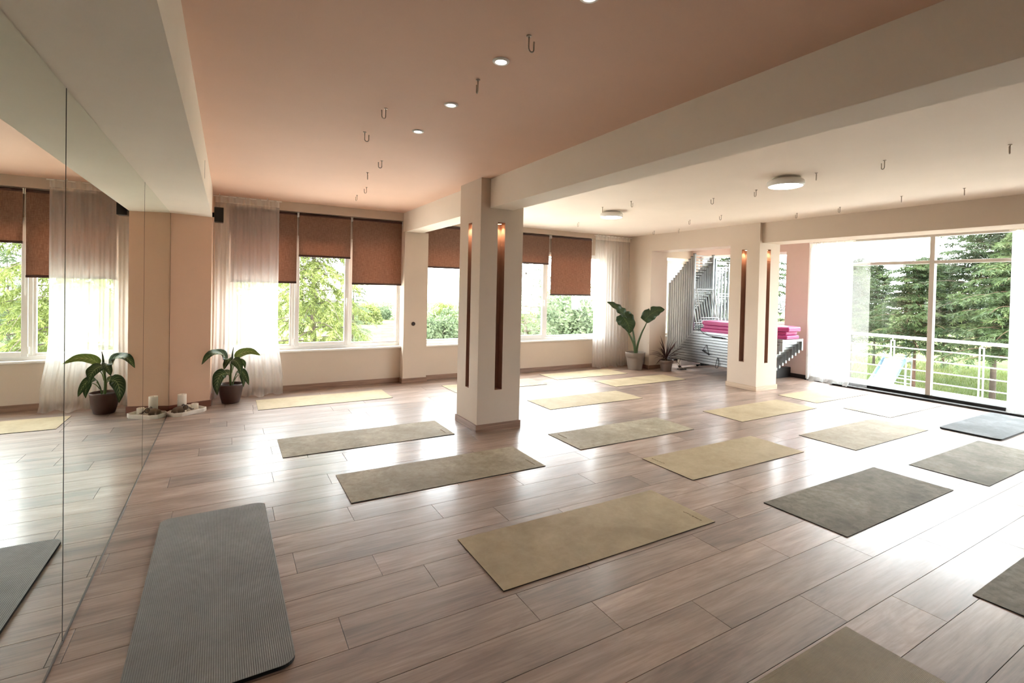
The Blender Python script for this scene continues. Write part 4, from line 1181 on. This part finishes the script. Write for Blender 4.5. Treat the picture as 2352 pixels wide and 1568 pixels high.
def conifer_meshes(seed, H, R, base, droop, nb, spray, fmat, bark, up=0.0, sparse=1.0, nq=2, ns=1.0):
    rr = random.Random(seed)
    T = MB(); N = MB()
    lean = (rr.uniform(-0.15, 0.15), rr.uniform(-0.15, 0.15))
    tp = lambda z: Vector((lean[0] * (z / H) ** 2, lean[1] * (z / H) ** 2, z))
    T.tube([tp(H * i / 8) for i in range(9)], [0.013 * H * (1 - 0.93 * i / 8) for i in range(9)], 9)
    def needle(p, d, L, w):
        s = d.cross(Vector((rr.uniform(-1, 1), rr.uniform(-1, 1), rr.uniform(-1, 1))))
        if s.length < 1e-3: return
        s = s.normalized() * w
        N.add([p - s * 0.3, p + d * L * 0.45 - s, p + d * L, p + d * L * 0.5 + s], [(0, 1, 2, 3)])
    for b in range(nb):
        h = base + (H - base) * ((b + rr.random()) / nb) ** 0.85
        f = 1 - (h - base) / (H - base)
        L = R * (0.15 + 0.85 * f ** 0.75) * rr.uniform(0.65, 1.15)
        az = b * 2.4 + rr.uniform(-0.4, 0.4)
        d0 = Vector((math.cos(az), math.sin(az), up * (1 - f) + rr.uniform(0.0, 0.35)))
        p = tp(h); path = [p.copy()]
        n = 7
        d = d0.normalized()
        for i in range(n):
            p = p + d * (L / n); path.append(p.copy())
            d = (d + Vector((rr.uniform(-0.12, 0.12), rr.uniform(-0.12, 0.12), -droop * (0.4 + i / n)))).normalized()
        r0 = 0.018 * (0.5 + f) * H / 8
        T.tube(path, [max(0.004, r0 * (1 - 0.9 * i / n)) for i in range(n + 1)], 5)
        for i in range(1, n + 1):
            dd = (path[i] - path[i - 1]).normalized()
            side = dd.cross(Vector((0, 0, 1))).normalized()
            for s_ in (-1, 1):
                if rr.random() > sparse: continue
                tl = L * 0.34 * (1.15 - 0.75 * i / n) * rr.uniform(0.6, 1.2) + 0.14
                td = (dd * 0.55 + side * s_ * rr.uniform(0.6, 1.0) + Vector((0, 0, -droop * 0.9 + rr.uniform(-0.1, 0.15)))).normalized()
                m = max(4, int(tl * spray))
                q = path[i] + (path[i - 1] - path[i]) * rr.random()
                for j in range(m):
                    q = q + td * (tl / m)
                    td = (td + Vector((0, 0, -droop * 0.22))).normalized()
                    for _ in range(nq):
                        nd = (td * rr.uniform(0.3, 1.0) + Vector((rr.uniform(-1, 1), rr.uniform(-1, 1), rr.uniform(-0.9, 0.35))) * 0.75).normalized()
                        needle(q, nd, rr.uniform(0.10, 0.26) * ns, rr.uniform(0.011, 0.022) * ns)
    # leader
    for i in range(60):
        q = tp(H * rr.uniform(0.9, 1.0))
        needle(q, Vector((rr.uniform(-1, 1), rr.uniform(-1, 1), rr.uniform(0, 1))).normalized(), 0.22, 0.03)
    return N.mesh('needles', fmat), T.mesh('trunk', bark, True)
def bush_meshes(seed, R, H, nleaf, fmat):
    rr = random.Random(seed)
    N = MB(); T = MB()
    lob = [(Vector((rr.uniform(-0.6, 0.6) * R, rr.uniform(-0.6, 0.6) * R, rr.uniform(0.35, 0.8) * H)), rr.uniform(0.3, 0.55) * R) for _ in range(14)]
    for c, r in lob:
        T.tube([(0, 0, 0), tuple(c * 0.5 + Vector((0, 0, -0.1))), tuple(c)], [0.12 * H / 5, 0.06 * H / 5, 0.02], 5)
    for i in range(nleaf):
        c, r = lob[i % len(lob)]
        d = Vector((rr.gauss(0, 1), rr.gauss(0, 1), rr.gauss(0, 1))).normalized()
        p = c + d * r * rr.uniform(0.65, 1.05)
        a = (d + Vector((rr.uniform(-1, 1), rr.uniform(-1, 1), rr.uniform(-1, 1)))).normalized()
        s = a.cross(d)
        if s.length < 1e-3: continue
        s = s.normalized()
        L = rr.uniform(0.16, 0.36)
        N.add([p, p + a * L * 0.5 + s * L * 0.28, p + a * L, p + a * L * 0.5 - s * L * 0.28], [(0, 1, 2, 3)])
    return N.mesh('leaves', fmat), T.mesh('trunk', BARK, True)
def tree(name, ms_, x, y, sc, rz, label, group, sink=0.0):
    e = empty(name, (x, y, terrain(x, y) - sink), rz); tag(e, label, 'tree', group)
    e.scale = (sc, sc, sc)
    put(ms_[0], 'foliage', e); put(ms_[1], 'trunk', e)
    return e
CED = conifer_meshes(11, 8.6, 2.7, 0.6, 0.30, 92, 20, FIR_Y, BARK, nq=6, ns=0.7)
CED2 = conifer_meshes(14, 8.0, 2.6, 0.6, 0.2, 60, 9, FIR_G, BARK, nq=5, ns=0.8)
PIN = conifer_meshes(21, 7.0, 2.9, 2.3, 0.12, 96, 15, FIR_D, BARK, up=0.5, nq=6, ns=0.8)
PIN2 = conifer_meshes(25, 6.4, 2.6, 2.2, 0.16, 92, 15, FIR_M, BARKR, up=0.4, nq=6, ns=0.8)
BSH = bush_meshes(31, 2.6, 4.2, 6500, FIR_G)
BSH2 = bush_meshes(33, 2.4, 3.6, 6500, FIR_Y)
# before the window wall
fr = [(CED, 2.35, 17.0, 1.0, 0.3, 'tall yellow green conifer in the middle pane of the mirror side window'),
      (CED, 0.2, 20.5, 0.92, 2.1, 'pale conifer behind the sheer curtain of the mirror side window'),
      (CED2, 4.2, 20.0, 0.55, 4.0, 'low pale conifer in the pane beside the pilaster'),
      (CED2, 11.8, 19.5, 0.95, 1.0, 'grey green conifer to the right of the free pillar'),
      (BSH, 15.4, 21.0, 0.80, 0.5, 'rounded grey green tree under the long corner blind'),
      (BSH, 8.6, 23.0, 0.62, 2.6, 'rounded grey green tree to the left of the free pillar'),
      (BSH2, -3.5, 23.0, 0.8, 1.5, 'yellow green bush seen only in the mirror'),
      (BSH2, 13.4, 24.5, 0.75, 3.6, 'yellow green bush beyond the short blind'),
      (BSH, 19.0, 24.0, 0.9, 5.0, 'grey green tree behind the far corner curtain')]
for m_, x, y, sc, rz, lb in fr:
    tree('conifer' if m_ in (CED, CED2) else 'leafy_tree', m_, x, y, sc, rz, lb, 'trees before the window wall', 0.4)
rr = random.Random(9)
for i in range(14):
    x = -8 + i * 5.2 + rr.uniform(-1.5, 1.5); y = rr.uniform(48, 75)
    tree('leafy_tree', BSH if i % 2 else BSH2, x, y, rr.uniform(0.5, 0.9), rr.uniform(0, 6), '%s of the small far bushes on the slope, counted from the mirror side' % ORD[i], 'far bushes on the slope', 0.6)
# before the glass door and the alcove
rt = [(PIN, 21.5, 10.4, 0.66, 0.2, 'dark pine behind the slide'), (PIN2, 19.8, 7.6, 0.72, 1.9, 'pine with sunlit boughs just left of the door mullion'),
      (PIN, 20.8, 5.9, 0.98, 3.3, 'tall dark pine just right of the door mullion'), (PIN2, 17.8, 4.55, 0.80, 4.2, 'reddish trunked pine in the right door panel'),
      (PIN, 24.5, 8.9, 0.70, 5.1, 'dark pine farther back between the nearer pines'), (PIN, 22.0, 3.9, 1.25, 0.9, 'tall dark pine at the right door curtain'),
      (PIN2, 24.0, 13.6, 0.7, 2.6, 'pine seen behind the left door curtain'), (PIN, 21.0, 15.0, 1.0, 1.1, 'pine seen between the alcove pillar and the pink wall'),
      (PIN2, 26.5, 6.6, 1.05, 2.2, 'pine in the rear row right of the mullion'), (PIN, 27.0, 12.0, 0.68, 4.4, 'pine in the rear row above the slide'),
      (PIN2, 18.0, 1.4, 0.95, 3.0, 'pine hidden by the right door curtain'), 
      (PIN2, 23.2, 5.4, 0.9, 1.3, 'lighter pine filling the gap between the tall pines of the right panel'),
      (PIN2, 29.0, 10.0, 0.74, 0.6, 'pine closing the rear row above the handrail'), (PIN, 30.0, 14.5, 0.75, 3.1, 'pine closing the rear row behind the left curtain'), (PIN2, 30.5, 5.6, 1.15, 4.8, 'pine closing the rear row at the right curtain')]
for m_, x, y, sc, rz, lb in rt:
    tree('pine', m_, x, y, sc, rz, lb, 'pines before the glass door')
# grass blades: nobody could count them
rr = random.Random(17)
k = MB()
for i in range(26000):
    x = rr.uniform(14.5, 30); y = rr.uniform(2, 16)
    z = terrain(x, y); h = rr.uniform(0.08, 0.26); a = rr.uniform(0, 6.28); w = 0.009
    dx, dy = math.cos(a) * w, math.sin(a) * w
    lx, ly = rr.uniform(-0.12, 0.12), rr.uniform(-0.12, 0.12)
    k.add([(x - dx, y - dy, z - 0.02), (x + dx, y + dy, z - 0.02), (x + lx, y + ly, z + h)], [(0, 1, 2)])
go = k.build('grass', foliage_mat('grass_blades', C(70, 86, 38), C(96, 110, 54), C(128, 130, 82)))
tag(go, 'long meadow grass under the pines', 'grass', kind='stuff')

# balcony with white rail
bal = struct(bx('balcony_floor', plain('pale_balcony_tile', C(150, 144, 136), 0.8, var=0.06, vscale=3), None, (X_OUT, 11.55, -3.0, 8.2, -0.2, -0.03)), 'pale balcony floor outside the glass door')
RAILM = plain('white_painted_steel', C(240, 240, 238), 0.4, var=0.02)
rl = empty('balcony_railing', (11.3, 4.0, -0.03)); tag(rl, 'white steel balcony railing with five bars and double posts', 'railing')
k = MB(); k.box(-0.03, 0.03, -6.9, 4.1, 0.94, 0.995); k.build('handrail', RAILM, rl, bevel=0.006)
for zz in (0.165, 0.365, 0.565, 0.765):
    k = MB(); k.tube([(0, -6.9, zz), (0, 4.1, zz)], 0.0105, 8); k.build('bar', RAILM, rl)
for py in (4.70, 3.36, 2.02, 0.68, -0.66, 6.04, 7.38):
    po = MB()
    for s_ in (-0.028, 0.028): po.box(-0.012, 0.012, py - 4.0 + s_ - 0.009, py - 4.0 + s_ + 0.009, 0.0, 0.90)
    po.box(-0.010, 0.010, py - 4.0 - 0.008, py - 4.0 + 0.008, 0.88, 0.95); po.box(-0.03, 0.03, py - 4.0 - 0.05, py - 4.0 + 0.05, 0.0, 0.012)
    po.build('post', RAILM, rl)

# playground slide
SLB = plain('pale_blue_slide', C(112, 146, 172), 0.4, var=0.04); SLW = plain('white_slide_rail', C(176, 184, 188), 0.4, var=0.03)
sx_, sy_ = 20.0, 8.25
sl = empty('playground_slide', (sx_, sy_, terrain(sx_, sy_)), 0.0); tag(sl, 'pale blue playground slide with white ladder beyond the balcony', 'slide')
up_ = Vector((0.0, 0.0, 1.28)); dn_ = Vector((-1.43, 0.05, 0.14))
dirv = (dn_ - up_).normalized(); sd_ = dirv.cross(Vector((0, 0, 1))).normalized()
def chute(u, v):
    p = up_.lerp(dn_, u) + Vector((0, 0, -0.10 * math.sin(PI * u)))
    return tuple(p + sd_ * (v - 0.5) * 0.62)
k = MB(); k.grid(chute, 12, 2); ch = k.build('chute', SLW, sl, smooth=True); sd2 = ch.modifiers.new('thickness', 'SOLIDIFY'); sd2.thickness = 0.03
for s_ in (-1, 1):
    k = MB()
    k.grid(lambda u, v: tuple(up_.lerp(dn_, u) + Vector((0, 0, -0.10 * math.sin(PI * u) + 0.02 + 0.16 * v)) + sd_ * s_ * 0.33), 12, 1)
    so_ = k.build('side_wall', SLB, sl); sd2 = so_.modifiers.new('thickness', 'SOLIDIFY'); sd2.thickness = 0.03
back = -Vector((dirv.x, dirv.y, 0)).normalized()
for s_ in (-1, 1):
    for q in (0.0, 0.42):
        b0 = up_ + sd_ * s_ * 0.34 + back * q
        k = MB(); k.tube([(b0.x, b0.y, 0), (b0.x, b0.y, 1.95)], 0.032, 8); k.build('post', SLW, sl)
    b0 = up_ + sd_ * s_ * 0.34; b1 = b0 + back * 0.42
    k = MB(); k.tube([(b0.x, b0.y, 1.93), (b1.x, b1.y, 1.93)], 0.03, 8); k.build('hand_rail', SLW, sl)
for q in range(5):
    b0 = up_ + back * 0.42
    k = MB(); k.tube([tuple(Vector((b0.x, b0.y, 0.2 + 0.25 * q)) - sd_ * 0.34), tuple(Vector((b0.x, b0.y, 0.2 + 0.25 * q)) + sd_ * 0.34)], 0.018, 8); k.build('rung', SLW, sl)
k = MB(); b0 = up_ + back * 0.21; k.box(b0.x - 0.3, b0.x + 0.3, b0.y - 0.3, b0.y + 0.3, 1.22, 1.27); k.build('platform', SLW, sl)
